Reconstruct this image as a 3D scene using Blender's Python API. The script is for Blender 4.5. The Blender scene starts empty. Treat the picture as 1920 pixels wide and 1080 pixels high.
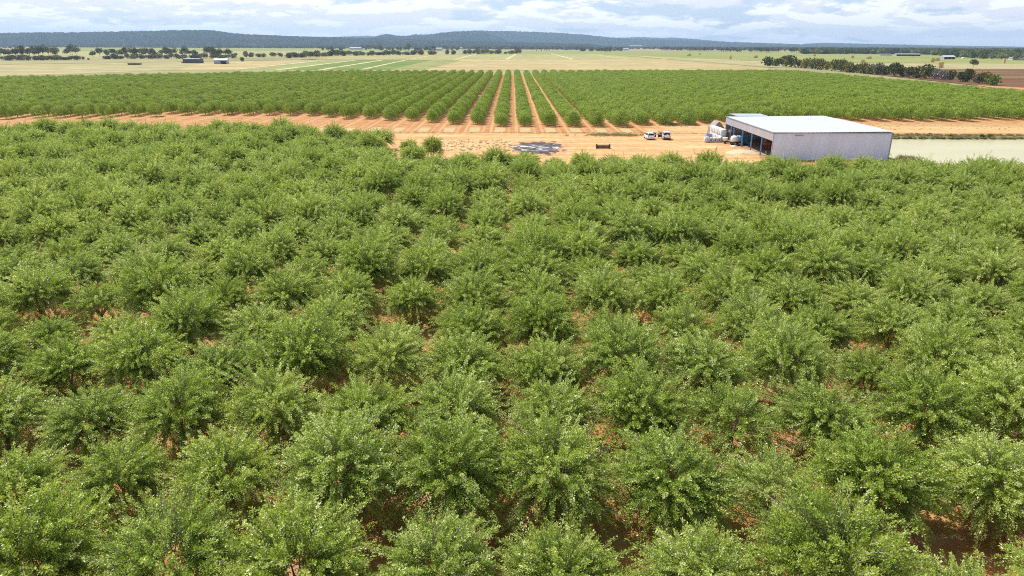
import bpy, bmesh, math, random
import numpy as np
from mathutils import Vector, Matrix, Euler

R = math.radians
sc = bpy.context.scene
COL = sc.collection
random.seed(4)
_o = ['first', 'second', 'third', 'fourth', 'fifth', 'sixth', 'seventh', 'eighth', 'ninth', 'tenth', 'eleventh', 'twelfth', 'thirteenth', 'fourteenth', 'fifteenth', 'sixteenth', 'seventeenth', 'eighteenth', 'nineteenth']
def nth(i):
    """0 -> first"""
    i += 1
    if i < 20: return _o[i - 1]
    tens = {2: 'twent', 3: 'thirt', 4: 'fort', 5: 'fift', 6: 'sixt'}[i // 10]
    return tens + 'ieth' if i % 10 == 0 else tens + 'y-' + _o[i % 10 - 1]

# ------------------------------------------------------------------ camera
CAM_H = 21.0
PITCH = math.atan(455 / 1280)
ROLL = 0.0036
cam_d = bpy.data.cameras.new('camera')
cam = bpy.data.objects.new('camera', cam_d)
COL.objects.link(cam)
cam_d.sensor_width = 36
cam_d.lens = 24
cam_d.clip_start = 0.5
cam_d.clip_end = 60000
CM = Euler((math.pi / 2 - PITCH, 0, 0)).to_matrix() @ Matrix.Rotation(ROLL, 3, 'Z')
cam.matrix_world = Matrix.Translation((0, 0, CAM_H)) @ CM.to_4x4()
sc.camera = cam

def ray(px, py):
    return CM @ Vector(((px - 960) / 1280, (540 - py) / 1280, -1))
def at(px, py, h=0.0):
    d = ray(px, py)
    t = (h - CAM_H) / d.z
    return (d.x * t, d.y * t)
def at_dist(px, py, D):
    d = ray(px, py)
    t = D / d.y
    return (d.x * t, D, CAM_H + d.z * t)

# ------------------------------------------------------------------ light
SUN_EL, SUN_AZ = R(56), R(-44)      # azimuth measured from +Y towards +X
SUN = Vector((math.cos(SUN_EL) * math.sin(SUN_AZ), math.cos(SUN_EL) * math.cos(SUN_AZ), math.sin(SUN_EL)))
sd = bpy.data.lights.new('sun', 'SUN')
sun = bpy.data.objects.new('sun', sd)
COL.objects.link(sun)
sd.energy = 5.0
sd.angle = R(0.53)
sd.color = (1.0, 0.955, 0.88)
sun.rotation_euler = SUN.to_track_quat('Z', 'Y').to_euler()
sun.location = (0, 0, 60)

sc.view_settings.view_transform = 'Standard'
sc.view_settings.look = 'None'
sc.view_settings.exposure = 0.35
sc.view_settings.gamma = 1
sc.view_settings.use_curve_mapping = False
sc.cycles.max_bounces = 6
sc.cycles.diffuse_bounces = 3
sc.cycles.glossy_bounces = 2
sc.cycles.transmission_bounces = 4
sc.cycles.transparent_max_bounces = 6
sc.cycles.volume_bounces = 0
sc.cycles.use_denoising = False
sc.cycles.use_adaptive_sampling = False
sc.cycles.filter_width = 1.05

# ------------------------------------------------------------------ node helpers
class NT:
    def __init__(s, tree):
        s.t = tree
        s.n = tree.nodes
        s.l = tree.links
    def new(s, kind, **kw):
        n = s.n.new(kind)
        for k, v in kw.items():
            setattr(n, k, v)
        return n
    def put(s, sock, v):
        if isinstance(v, bpy.types.NodeSocket):
            s.l.new(v, sock)
        elif v is not None:
            if sock.type == 'RGBA' and not isinstance(v, (int, float)) and len(v) == 3:
                v = (*v, 1)
            sock.default_value = v
    def math(s, op, a, b=None, c=None, clamp=False):
        n = s.new('ShaderNodeMath', operation=op, use_clamp=clamp)
        s.put(n.inputs[0], a)
        if b is not None: s.put(n.inputs[1], b)
        if c is not None: s.put(n.inputs[2], c)
        return n.outputs[0]
    def noise(s, vec, scale, detail=4, rough=0.55, dist=0.0, col=False):
        n = s.new('ShaderNodeTexNoise')
        s.put(n.inputs['Vector'], vec)
        n.inputs['Scale'].default_value = scale
        n.inputs['Detail'].default_value = detail
        n.inputs['Roughness'].default_value = rough
        n.inputs['Distortion'].default_value = dist
        return n.outputs['Color' if col else 'Fac']
    def smooth(s, v, a, b, lo=0.0, hi=1.0):
        n = s.new('ShaderNodeMapRange', interpolation_type='SMOOTHSTEP')
        s.put(n.inputs['Value'], v)
        s.put(n.inputs['From Min'], a); s.put(n.inputs['From Max'], b)
        s.put(n.inputs['To Min'], lo); s.put(n.inputs['To Max'], hi)
        return n.outputs[0]
    def mix(s, f, a, b, mode='MIX'):
        n = s.new('ShaderNodeMix', data_type='RGBA', blend_type=mode)
        s.put(n.inputs[0], f); s.put(n.inputs[6], a); s.put(n.inputs[7], b)
        return n.outputs[2]
    def ramp(s, f, stops):
        n = s.new('ShaderNodeValToRGB')
        e = n.color_ramp.elements
        while len(e) > 1: e.remove(e[-1])
        for i, (p, c) in enumerate(stops):
            q = e[0] if i == 0 else e.new(p)
            q.position = p
            q.color = (*c, 1)
        s.put(n.inputs[0], f)
        return n.outputs[0]
    def vmul(s, v, xyz):
        n = s.new('ShaderNodeVectorMath', operation='MULTIPLY')
        s.put(n.inputs[0], v); n.inputs[1].default_value = xyz
        return n.outputs[0]

def mat(name):
    m = bpy.data.materials.new(name)
    m.use_nodes = True
    m.node_tree.nodes.clear()
    t = NT(m.node_tree)
    out = t.new('ShaderNodeOutputMaterial')
    b = t.new('ShaderNodeBsdfPrincipled')
    t.l.new(b.outputs[0], out.inputs[0])
    return m, t, b, out

def simple(name, col, rough=0.6, metal=0.0, vary=0.0, scale=3.0, spec=0.5, bump=0.0):
    m, t, b, o = mat(name)
    b.inputs['Roughness'].default_value = rough
    b.inputs['Metallic'].default_value = metal
    b.inputs['Specular IOR Level'].default_value = spec
    if vary:
        g = t.new('ShaderNodeNewGeometry').outputs['Position']
        n = t.noise(g, scale, 5)
        k = t.smooth(n, .3, .7, 1 - vary, 1 + vary)
        mm = t.new('ShaderNodeVectorMath', operation='SCALE')
        mm.inputs[0].default_value = col
        t.put(mm.inputs['Scale'], k)
        t.put(b.inputs['Base Color'], mm.outputs[0])
        if bump:
            bp = t.new('ShaderNodeBump'); bp.inputs['Distance'].default_value = bump
            t.put(bp.inputs['Height'], n); t.put(b.inputs['Normal'], bp.outputs[0])
    else:
        b.inputs['Base Color'].default_value = (*col, 1)
    return m

# ------------------------------------------------------------------ world: clear sky with broken cloud
w = bpy.data.worlds.new('World')
sc.world = w
w.use_nodes = True
w.node_tree.nodes.clear()
t = NT(w.node_tree)
out = t.new('ShaderNodeOutputWorld')
bg = t.new('ShaderNodeBackground')
t.l.new(bg.outputs[0], out.inputs[0])
bg.inputs['Strength'].default_value = 0.10
sky = t.new('ShaderNodeTexSky', sky_type='NISHITA')
sky.sun_disc = False
sky.sun_elevation = SUN_EL
sky.sun_rotation = SUN_AZ
sky.air_density = 1.0
sky.dust_density = 1.2
sky.ozone_density = 1.5
tc = t.new('ShaderNodeTexCoord').outputs['Generated']
sep = t.new('ShaderNodeSeparateXYZ'); t.put(sep.inputs[0], tc)
zz = t.math('MAXIMUM', sep.outputs[2], 0.0)
def cloud_field(dz):
    d = t.math('ADD', t.math('ADD', zz, dz), 0.20)
    px_ = t.math('DIVIDE', sep.outputs[0], d)
    py_ = t.math('DIVIDE', sep.outputs[1], d)
    c = t.new('ShaderNodeCombineXYZ')
    t.put(c.inputs[0], px_); t.put(c.inputs[1], py_)
    c.inputs[2].default_value = 3.7
    a = t.noise(c.outputs[0], 2.9, 8, 0.6, 0.12)
    return a, c.outputs[0]
n0, P0 = cloud_field(0.0)
n1, _ = cloud_field(0.008)
big = t.noise(P0, 0.7, 3, 0.5)
dens = t.math('ADD', n0, t.math('MULTIPLY', t.math('SUBTRACT', big, 0.5), 0.35))
low = t.smooth(zz, 0.0, 0.05, 0.10, 0.0)
dens = t.math('ADD', dens, low)
mask = t.smooth(dens, 0.375, 0.50)
lit = t.smooth(t.math('SUBTRACT', n0, n1), -0.02, 0.06)
cloud = t.mix(lit, (8.1, 8.1, 8.7), (10.3, 10.2, 10.2))
haze_low = t.smooth(zz, -0.01, 0.03)
cloud = t.mix(haze_low, (7.6, 7.9, 8.8), cloud)
skyc = t.mix(0.6, sky.outputs[0], (5.9, 7.3, 9.6))
skyc = t.mix(t.smooth(zz, 0.1, 0.5), skyc, sky.outputs[0])
cover = t.smooth(zz, 0.09, 0.42, 0.93, 0.32)      # scattered cumulus: open overhead, closing up towards the horizon
t.put(bg.inputs['Color'], t.mix(t.math('MULTIPLY', mask, cover), skyc, cloud))

# ------------------------------------------------------------------ object helpers
def tag(o, label=None, cat=None, group=None, kind=None):
    if label: o['label'] = label
    if cat: o['category'] = cat
    if group: o['group'] = group
    if kind: o['kind'] = kind
    return o

def thing(name, label, cat, loc=(0, 0, 0), rz=0.0, group=None):
    o = bpy.data.objects.new(name, None)
    o.empty_display_size = 0.3
    COL.objects.link(o)
    o.location = loc
    o.rotation_euler = (0, 0, rz)
    return tag(o, label, cat, group)

def link(name, me, parent=None, loc=(0, 0, 0), rot=(0, 0, 0)):
    o = bpy.data.objects.new(name, me)
    COL.objects.link(o)
    if parent: o.parent = parent
    o.location = loc
    o.rotation_euler = rot
    return o

def copy_tree(o, parent=None):
    c = o.copy()
    COL.objects.link(c)
    if parent: c.parent = parent
    for ch in list(KIDS.get(o.name, ())):
        copy_tree(ch, c)
    return c
KIDS = {}
def freeze_kids(o):
    KIDS[o.name] = list(o.children)
    for c in o.children: freeze_kids(c)

class MB:
    """collects shapes; build() links them as one mesh"""
    def __init__(s): s.v = []; s.f = []; s.m = []
    def add(s, vs, fs, mi=0):
        n = len(s.v)
        s.v += [tuple(v) for v in vs]
        s.f += [tuple(i + n for i in f) for f in fs]
        s.m += [mi] * len(fs)
    def box(s, c, size, rz=0, mi=0, taper=1.0):
        x, y, z = [k / 2 for k in size]
        vs = []
        for dz, k in ((-z, 1.0), (z, taper)):
            for dx, dy in ((-x, -y), (x, -y), (x, y), (-x, y)):
                dx, dy = dx * k, dy * k
                vs.append((c[0] + dx * math.cos(rz) - dy * math.sin(rz), c[1] + dx * math.sin(rz) + dy * math.cos(rz), c[2] + dz))
        s.add(vs, [(3, 2, 1, 0), (4, 5, 6, 7), (0, 1, 5, 4), (1, 2, 6, 5), (2, 3, 7, 6), (3, 0, 4, 7)], mi)
    def tube(s, pts, rads, n=8, mi=0, cap=True):
        rings = []
        for i, p in enumerate(pts):
            p = Vector(p)
            a = Vector(pts[max(i - 1, 0)]); b = Vector(pts[min(i + 1, len(pts) - 1)])
            d = (b - a).normalized()
            u = d.orthogonal().normalized() if abs(d.z) < .95 else Vector((1, 0, 0))
            u = (u - d * u.dot(d)).normalized()
            v = d.cross(u)
            rings.append([p + (u * math.cos(k * 2 * math.pi / n) + v * math.sin(k * 2 * math.pi / n)) * rads[i] for k in range(n)])
        vs = [q for r in rings for q in r]
        fs = []
        for i in range(len(pts) - 1):
            for k in range(n):
                fs.append((i * n + k, i * n + (k + 1) % n, (i + 1) * n + (k + 1) % n, (i + 1) * n + k))
        if cap:
            fs.append(tuple(range(n))[::-1])
            fs.append(tuple((len(pts) - 1) * n + k for k in range(n)))
        s.add(vs, fs, mi)
    def loft(s, rings, mi=0, cap=True):
        n = len(rings[0])
        vs = [q for r in rings for q in r]
        fs = []
        for i in range(len(rings) - 1):
            for k in range(n):
                fs.append((i * n + k, i * n + (k + 1) % n, (i + 1) * n + (k + 1) % n, (i + 1) * n + k))
        if cap:
            fs.append(tuple(range(n))[::-1])
            fs.append(tuple((len(rings) - 1) * n + k for k in range(n)))
        s.add(vs, fs, mi)
    def mesh(s, name, mats, smooth=False):
        me = bpy.data.meshes.new(name)
        me.from_pydata(s.v, [], s.f)
        for m in (mats if isinstance(mats, (list, tuple)) else [mats]): me.materials.append(m)
        me.polygons.foreach_set('material_index', s.m)
        bm = bmesh.new(); bm.from_mesh(me)
        bmesh.ops.recalc_face_normals(bm, faces=bm.faces)
        bm.to_mesh(me); bm.free()
        if smooth: me.polygons.foreach_set('use_smooth', [True] * len(me.polygons))
        me.update()
        return me
    def build(s, name, mats, parent=None, smooth=False, bevel=0.0, loc=(0, 0, 0), rot=(0, 0, 0)):
        o = link(name, s.mesh(name, mats, smooth), parent, loc, rot)
        if bevel:
            b = o.modifiers.new('bevel', 'BEVEL'); b.width = bevel; b.segments = 2; b.limit_method = 'ANGLE'
        return o

def rrect(y, hw, z0, z1, r, n=4):
    """rounded rectangle ring in the XZ plane at y"""
    r = min(r, hw * .95, (z1 - z0) / 2 * .95)
    pts = []
    for cx, cz, a0 in ((hw - r, z1 - r, 0), (-hw + r, z1 - r, 90), (-hw + r, z0 + r, 180), (hw - r, z0 + r, 270)):
        for k in range(n):
            a = R(a0 + 90 * k / (n - 1))
            pts.append((cx + r * math.cos(a), y, cz + r * math.sin(a)))
    return pts

def np_mesh(name, V, F, mats, mi=None, attrs=None, smooth=False):
    """V (n,3) float, F (m,4) int quads"""
    me = bpy.data.meshes.new(name)
    me.vertices.add(len(V)); me.vertices.foreach_set('co', np.asarray(V, np.float32).ravel())
    k = F.shape[1]
    me.loops.add(F.size); me.loops.foreach_set('vertex_index', F.astype(np.int32).ravel())
    me.polygons.add(len(F)); me.polygons.foreach_set('loop_start', np.arange(0, F.size, k, dtype=np.int32))
    if mi is not None: me.polygons.foreach_set('material_index', mi.astype(np.int32))
    for m in mats: me.materials.append(m)
    me.update(calc_edges=True)
    if smooth: me.polygons.foreach_set('use_smooth', np.ones(len(F), bool))
    for an, arr in (attrs or {}).items():
        a = me.attributes.new(an, 'FLOAT', 'POINT')
        a.data.foreach_set('value', np.asarray(arr, np.float32))
    return me

# ------------------------------------------------------------------ ground materials
def wobble(t, pos, sx, sy, amp, detail=3):
    """noise offset in metres"""
    v = t.vmul(pos, (sx, sy, 0))
    return t.math('MULTIPLY', t.math('SUBTRACT', t.noise(v, 1.0, detail, .6), .5), amp)

def soil_material():
    m, t, b, o = mat('orchard_soil')
    pos = t.new('ShaderNodeNewGeometry').outputs['Position']
    s = t.new('ShaderNodeSeparateXYZ'); t.put(s.inputs[0], pos)
    X, Y = s.outputs[0], s.outputs[1]
    wx = t.math('ADD', X, wobble(t, pos, .12, .12, 9))
    wy = t.math('ADD', Y, wobble(t, pos, .05, .16, 9))
    def box(x0, x1, y0, y1, e=3.0, ey=1.5):
        a = t.math('MULTIPLY', t.smooth(wx, x0 - e, x0 + e), t.smooth(wx, x1 + e, x1 - e))
        c = t.math('MULTIPLY', t.smooth(wy, y0 - ey, y0 + ey), t.smooth(wy, y1 + ey, y1 - ey))
        return t.math('MULTIPLY', a, c)
    n1 = t.noise(pos, .35, 6, .6)
    n2 = t.noise(pos, 2.6, 5, .7)
    n3 = t.noise(t.vmul(pos, (1, .25, 1)), .8, 5, .65)
    red = t.mix(t.smooth(n1, .3, .7), (.39, .165, .055), (.55, .30, .12))
    red = t.mix(t.math('MULTIPLY', t.smooth(n2, .52, .7), .45), red, (.62, .36, .2))
    # herbicide strip/litter along the near rows: greyer
    lit_ = t.smooth(t.noise(t.vmul(pos, (.15, .8, 1)), 1.0, 4, .6), .5, .68)
    red = t.mix(t.math('MULTIPLY', lit_, .45), red, (.5, .33, .25))
    # wheel tracks between the rows of the back block
    u = t.math('FRACT', t.math('DIVIDE', t.math('ADD', X, 3.36 + 66.5 * 4), 6.65))
    u = t.math('ADD', u, wobble(t, pos, .2, .06, .05))
    d1 = t.math('ABSOLUTE', t.math('SUBTRACT', u, .36))
    d2 = t.math('ABSOLUTE', t.math('SUBTRACT', u, .66))
    tr = t.math('MAXIMUM', t.math('MULTIPLY', t.smooth(d1, .07, .03), .6), t.smooth(d2, .08, .035))
    backz = t.math('MULTIPLY', t.smooth(Y, 168, 176), t.smooth(n3, .25, .5))
    red = t.mix(t.math('MULTIPLY', t.math('MULTIPLY', tr, backz), .58), red, (.68, .42, .22))
    # pale dry grass where the tree strips run out on the headland
    uc = t.math('ABSOLUTE', t.math('SUBTRACT', t.math('FRACT', t.math('ADD', u, .5)), .5))
    gr = t.math('MULTIPLY', t.smooth(uc, .24, .17), box(-70, 80, 178.5, 188, 3, 1))
    gr = t.math('MULTIPLY', gr, t.smooth(n2, .3, .5))
    red = t.mix(t.math('MULTIPLY', gr, .8), red, (.56, .46, .24))
    olive = t.math('MULTIPLY', box(-60, 200, 176.5, 179.5, 3, .8), t.smooth(n1, .4, .6))
    red = t.mix(t.math('MULTIPLY', olive, .55), red, (.33, .29, .12))
    # trampled sandy yard and track
    sandc = t.mix(t.smooth(n3, .3, .7), (.60, .335, .145), (.74, .47, .23))
    sandc = t.mix(t.smooth(t.noise(t.vmul(pos, (.25, 1.2, 1)), .5, 5, .6), .5, .72), sandc, (.60, .29, .11))
    sandc = t.mix(t.math('MULTIPLY', t.smooth(n2, .5, .75), .4), sandc, (.82, .62, .40))
    ruts = t.noise(t.vmul(pos, (.035, 1.0, 1)), 1.0, 6, .72, .8)
    sandc = t.mix(t.math('MULTIPLY', t.smooth(ruts, .50, .57), .7), sandc, (.46, .235, .10))
    sandc = t.mix(t.math('MULTIPLY', t.smooth(ruts, .44, .38), .7), sandc, (.86, .64, .40))
    yard = t.math('MAXIMUM', box(-30, 50, 108, 175, 4, 1.5), box(40, 320, 180, 196, 6, 1.5))
    yard = t.math('MAXIMUM', yard, t.math('MULTIPLY', box(-75, -20, 156, 172, 10, 3), .6))
    col = t.mix(yard, red, sandc)
    # dry grass verge on the far side of the dam
    vg = t.math('MULTIPLY', box(62, 330, 184.5, 203, 5, 1.2), t.smooth(t.noise(t.vmul(pos, (.3, .9, 1)), 1, 5, .6), .38, .58))
    col = t.mix(t.math('MULTIPLY', vg, .75), col, (.52, .40, .19))
    # pale stubble left of the ash
    st = t.math('MULTIPLY', box(-21, 1, 146, 163, 3, 2), t.smooth(n2, .45, .6))
    col = t.mix(t.math('MULTIPLY', st, .6), col, (.70, .58, .36))
    t.put(b.inputs['Base Color'], t.mix(1.0, col, (.82, .82, .80), 'MULTIPLY'))
    b.inputs['Roughness'].default_value = .95
    b.inputs['Specular IOR Level'].default_value = .15
    bp = t.new('ShaderNodeBump'); bp.inputs['Distance'].default_value = .12; bp.inputs['Strength'].default_value = .8
    t.put(bp.inputs['Height'], t.math('ADD', n2, t.math('MULTIPLY', n3, .8)))
    t.put(b.inputs['Normal'], bp.outputs[0])
    return m

def field_material(name, c1, c2, stripe=0.0, sx=.02, sy=.02, c3=None, f3=.3, fine=.25, freq=.6):
    """dry or green field: broad patches c1..c2, drill lines running away from the camera, specks of c3"""
    m, t, b, o = mat(name)
    pos = t.new('ShaderNodeNewGeometry').outputs['Position']
    n = t.noise(t.vmul(pos, (sx, sy, 0)), 1.0, 6, .62)
    col = t.mix(t.smooth(n, .33, .67), c1, c2)
    bands = t.noise(t.vmul(pos, (.0022, .022, 0)), 1.0, 5, .6)
    col = t.mix(t.math('MULTIPLY', t.smooth(bands, .48, .62), .38), col, (.36, .36, .17))
    f = t.noise(t.vmul(pos, (fine, fine * .6, 0)), 1.0, 4, .65)
    k = t.smooth(f, .3, .7, .86, 1.12)
    mm = t.new('ShaderNodeVectorMath', operation='SCALE')
    t.put(mm.inputs[0], col); t.put(mm.inputs['Scale'], k)
    col = mm.outputs[0]
    if stripe:
        s = t.new('ShaderNodeSeparateXYZ'); t.put(s.inputs[0], pos)
        wv = t.math('SINE', t.math('MULTIPLY', s.outputs[0], freq))
        brk = t.smooth(t.noise(t.vmul(pos, (.01, .004, 0)), 1., 4), .4, .6)
        col = t.mix(t.math('MULTIPLY', t.math('MULTIPLY', t.smooth(wv, .2, .9), brk), stripe), col, c3 or c2)
    elif c3:
        g = t.smooth(t.noise(t.vmul(pos, (sx * 2.3, sy * 4, 0)), 1.0, 6, .7), .52, .66)
        col = t.mix(t.math('MULTIPLY', g, f3), col, c3)
    t.put(b.inputs['Base Color'], t.mix(1.0, col, (.68, .68, .60), 'MULTIPLY'))
    b.inputs['Roughness'].default_value = 1
    b.inputs['Specular IOR Level'].default_value = .1
    return m

M = {}
M['soil'] = soil_material()
M['plain'] = field_material('dry_plain', (.34, .32, .17), (.48, .42, .25), sx=.0016, sy=.003, c3=(.22, .25, .10), f3=.55, fine=.03)
M['straw'] = field_material('straw_field', (.42, .38, .21), (.55, .47, .28), sx=.008, sy=.012, c3=(.36, .36, .16), f3=.45, fine=.06)
M['tan'] = field_material('bare_tan_field', (.52, .40, .22), (.62, .49, .28), sx=.006, sy=.02, c3=(.42, .40, .17), f3=.5, fine=.05)
M['olive'] = field_material('olive_stubble_field', (.38, .37, .16), (.52, .47, .24), stripe=.35, sx=.01, sy=.02, c3=(.58, .50, .28), fine=.05, freq=.42)
M['green'] = field_material('green_crop', (.16, .25, .06), (.22, .30, .085), sx=.02, sy=.01, c3=(.25, .33, .11), f3=.5, fine=.08)
M['fade'] = field_material('thin_green_crop', (.26, .32, .10), (.40, .38, .18), sx=.02, sy=.03, c3=(.56, .46, .25), f3=.7, fine=.08)
M['lightgreen'] = field_material('pale_green_crop', (.30, .36, .13), (.38, .42, .17), sx=.015, sy=.01, c3=(.46, .42, .22), f3=.4, fine=.08)
M['lucerne'] = field_material('lucerne_field', (.28, .32, .09), (.37, .39, .14), stripe=.3, sx=.004, sy=.01, c3=(.46, .46, .20), fine=.05, freq=.3)
M['plough'] = field_material('ploughed_soil', (.17, .085, .05), (.24, .12, .07), sx=.02, sy=.05, c3=(.26, .13, .07), f3=.6, fine=.3)
M['weeds'] = field_material('weedy_bank', (.20, .22, .08), (.42, .38, .18), sx=.05, sy=.12, c3=(.58, .50, .30), f3=.6, fine=.4)
M['strip'] = field_material('dry_strip', (.68, .60, .36), (.76, .68, .42), sx=.05, sy=.02, fine=.2)
M['pinkfar'] = field_material('far_bare_paddock', (.56, .38, .27), (.64, .47, .34), sx=.002, sy=.01, c3=(.30, .25, .14), f3=.5, fine=.02)

# ------------------------------------------------------------------ ground sheets
def sheet(name, poly, z, m, label, kind='structure'):
    me = bpy.data.meshes.new(name)
    me.from_pydata([(x, y, z) for x, y in poly], [], [tuple(range(len(poly)))])
    me.materials.append(m)
    bm = bmesh.new(); bm.from_mesh(me)
    if bm.faces[:][0].normal.z < 0: bmesh.ops.reverse_faces(bm, faces=bm.faces)
    bm.to_mesh(me); bm.free()
    o = link(name, me)
    return tag(o, label, kind=kind)

def px_sheet(name, pts, z, m, label):
    return sheet(name, [at(x, y, z) for x, y in pts], z, m, label)

sheet('ground', [(-16000, -800), (16000, -800), (16000, 19000), (-16000, 19000)], -0.06, M['plain'], 'dry pale farming plain reaching to the hills')
# orchard soil; the dam is cut out of it
DAM = (75.5, 330.0, 116.0, 168.0)
x0, x1, y0, y1 = DAM
bm_ = MB()
SX0, SX1, SY0, SY1 = -420, 226, -30, 570
def q(xa, xb, ya, yb): bm_.add([(xa, ya, 0), (xb, ya, 0), (xb, yb, 0), (xa, yb, 0)], [(0, 1, 2, 3)])
q(SX0, x0, SY0, 215); q(x0, 330, SY0, y0); q(x0, 330, y1, 215)
bm_.add([(SX0, 215, 0), (SX1, 215, 0), (SX1, 575, 0), (132, 560, 0), (-129, 520, 0), (-299, 404, 0), (SX0, 290, 0)], [tuple(range(7))])
soil = bm_.build('orchard_soil', M['soil'])
tag(soil, 'red orchard soil with sandy yard, wheel tracks and headland', kind='structure')

fields = [
 ('field', [(0, 120.5), (640, 112), (700, 118), (640, 131), (330, 131), (0, 143)], .02, 'straw', 'pale straw paddock behind the left of the orchard'),
 ('field', [(330, 131), (380, 119), (600, 110), (452, 130.5)], .05, 'tan', 'tan stubble triangle beside the first green crop strip'),
 ('crop_strip', [(453, 131), (608, 113.4), (668, 112.6), (533, 131)], .05, 'lightgreen', 'pale green crop strip, leftmost of the crop strips'),
 ('crop_strip', [(535, 131), (670, 112.6), (717, 112.6), (611, 131)], .05, 'green', 'green crop strip between two pale borders'),
 ('crop_strip', [(613, 131), (717, 112.6), (770, 112.6), (692, 131)], .05, 'green', 'bright green crop strip, third from the left'),
 ('crop_strip', [(693, 131), (772, 112.6), (812, 112.7), (770, 122), (735, 131)], .05, 'green', 'green crop strip right of the last pale border'),
 ('crop_strip', [(730, 131), (770, 121.5), (812, 112.5), (878, 112.8), (840, 121), (800, 131)], .07, 'fade', 'thin patchy green crop fading into the tan field'),
 ('field', [(795, 131), (838, 121), (866, 112), (1380, 111.5), (1440, 124), (1440, 131)], .08, 'tan', 'bare tan field behind the middle of the orchard'),
 ('field', [(560, 112), (640, 104), (880, 102.5), (1120, 101), (1385, 111.8), (866, 112.3)], .05, 'olive', 'striped olive stubble field beyond the tan field'),
 ('field', [(860, 102.6), (960, 95.8), (1260, 95.8), (1330, 102), (1120, 101.2)], .08, 'lucerne', 'green plain in the centre distance'),
 ('field', [(0, 97.5), (400, 95.0), (860, 96.5), (860, 102.5), (640, 104), (0, 112.5)], .05, 'olive', 'olive paddock among the left tree belts'),
 ('field', [(130, 89.5), (860, 91.5), (860, 96.0), (130, 95.2)], .1, 'lucerne', 'green crop far behind the left tree belts'),
 ('field', [(1120, 101), (1260, 96.2), (1640, 98.5), (1930, 108), (1930, 118.6), (1560, 117), (1380, 112.3)], .1, 'lucerne', 'wide green hay field on the right'),
 ('field', [(1250, 113.4), (1380, 112.8), (1560, 117.4), (1930, 119), (1930, 130.5), (1440, 126)], .12, 'straw', 'pale straw field edge below the green hay field'),
 ('ploughed_field', [(1560, 128.6), (1930, 129.4), (1930, 168), (1870, 164), (1640, 140)], .15, 'plough', 'bare brown ploughed field on the right'),
 ('dirt_track', [(1820, 158.5), (1930, 165.0), (1930, 169.5), (1860, 164)], .18, 'soil', 'orange dirt track beside the ploughed field'),
 ('far_paddock', [(0, 87.4), (420, 86.8), (420, 88.2), (0, 89.8)], .5, 'pinkfar', 'pale dry paddock under the left hills'),
 ('far_paddock', [(300, 86.6), (900, 86.8), (900, 89.4), (300, 88.6)], .6, 'pinkfar', 'pink bare paddock with scattered trees far left'),
 ('far_paddock', [(1180, 91.6), (1480, 92.6), (1480, 94.0), (1180, 93.2)], .6, 'pinkfar', 'pale paddock between the far tree lines, right of centre'),
 ('far_paddock', [(1560, 92.4), (1860, 93.2), (1860, 95.2), (1560, 94.2)], .6, 'pinkfar', 'pale paddock between the far tree lines at the right'),
 ('far_paddock', [(940, 88.4), (1250, 89.6), (1250, 91.4), (940, 91.2)], .6, 'pinkfar', 'pale paddock in the far middle distance'),
]
for nm, pts, z, mk, lb in fields:
    px_sheet(nm, pts, z, M[mk], lb)

def strip(p0, p1, w, z, m, name='border_strip', label='pale dry border strip between crops', wig=0.0):
    a = Vector(at(*p0, z)); b = Vector(at(*p1, z))
    d = (b - a).normalized(); n = Vector((-d.y, d.x)) * w / 2
    L = []; Rr = []
    k = 14
    for i in range(k + 1):
        p = a.lerp(b, i / k)
        j = n * (1 + random.uniform(-wig, wig)); j2 = n * (1 + random.uniform(-wig, wig))
        L.append(tuple(p + j)); Rr.append(tuple(p - j2))
    return sheet(name, L + Rr[::-1], z, m, label)

for p0, p1, w_, lb in [
  ((438, 130.5), (617, 112.2), 6, 'pale border at the left edge of the first crop strip'),
  ((520, 131), (669, 112.6), 6, 'pale border between the first and second crop strips'),
  ((600, 131), (718, 112.3), 6, 'pale border between the second and third crop strips'),
  ((680, 130), (762, 112.3), 5, 'pale border between the third and fourth crop strips'),
  ((762, 112.3), (808, 104.5), 5, 'pale border crossing the olive field, leftmost'),
  ((852, 112), (893, 101.2), 5.5, 'pale border left of centre in the olive field'),
  ((950, 111.5), (968, 101), 6, 'short bright border in the centre of the olive field'),
  ((1074, 111.2), (1034, 100.4), 6, 'pale border right of centre in the olive field'),
  ((1180, 110.8), (1098, 100.8), 5, 'faint pale border further right in the olive field'),
  ((1262, 111.4), (1200, 104.8), 6, 'rightmost pale border beside the weedy drain')]:
    strip(p0, p1, w_, .16, M['strip'], label=lb, wig=.3)
strip((600, 112.4), (772, 111.6), 9, .19, M['weeds'], 'weedy_drain', 'dark weedy drain line behind the crop strips', .5)
strip((1125, 100.8), (1450, 126.5), 13, .2, M['weeds'], 'weedy_drain', 'weedy drain running diagonally to the hedge', .5)
strip((1560, 117.3), (1930, 118.8), 3.5, .2, M['weeds'], 'fence_line_grass', 'thin dark grass line across the right field', .4)
strip((0, 120.8), (640, 110.8), 14, .13, M['weeds'], 'weedy_drain', 'rough grass line across the left paddock', .6)
# grass verge along the right edge of the orchard
def ragged(pts, n, amp):
    o = []
    for i in range(len(pts)):
        a = Vector(pts[i]); b = Vector(pts[(i + 1) % len(pts)])
        for k in range(n):
            p = a.lerp(b, k / n)
            o.append((p.x + random.uniform(-amp, amp), p.y + random.uniform(-amp, amp)))
    return o
sheet('grass_verge', ragged([(217, 215), (238, 215), (238, 575), (217, 575)], 24, 1.3), .02, M['weeds'], 'rough grass verge along the right side of the orchard')

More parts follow.
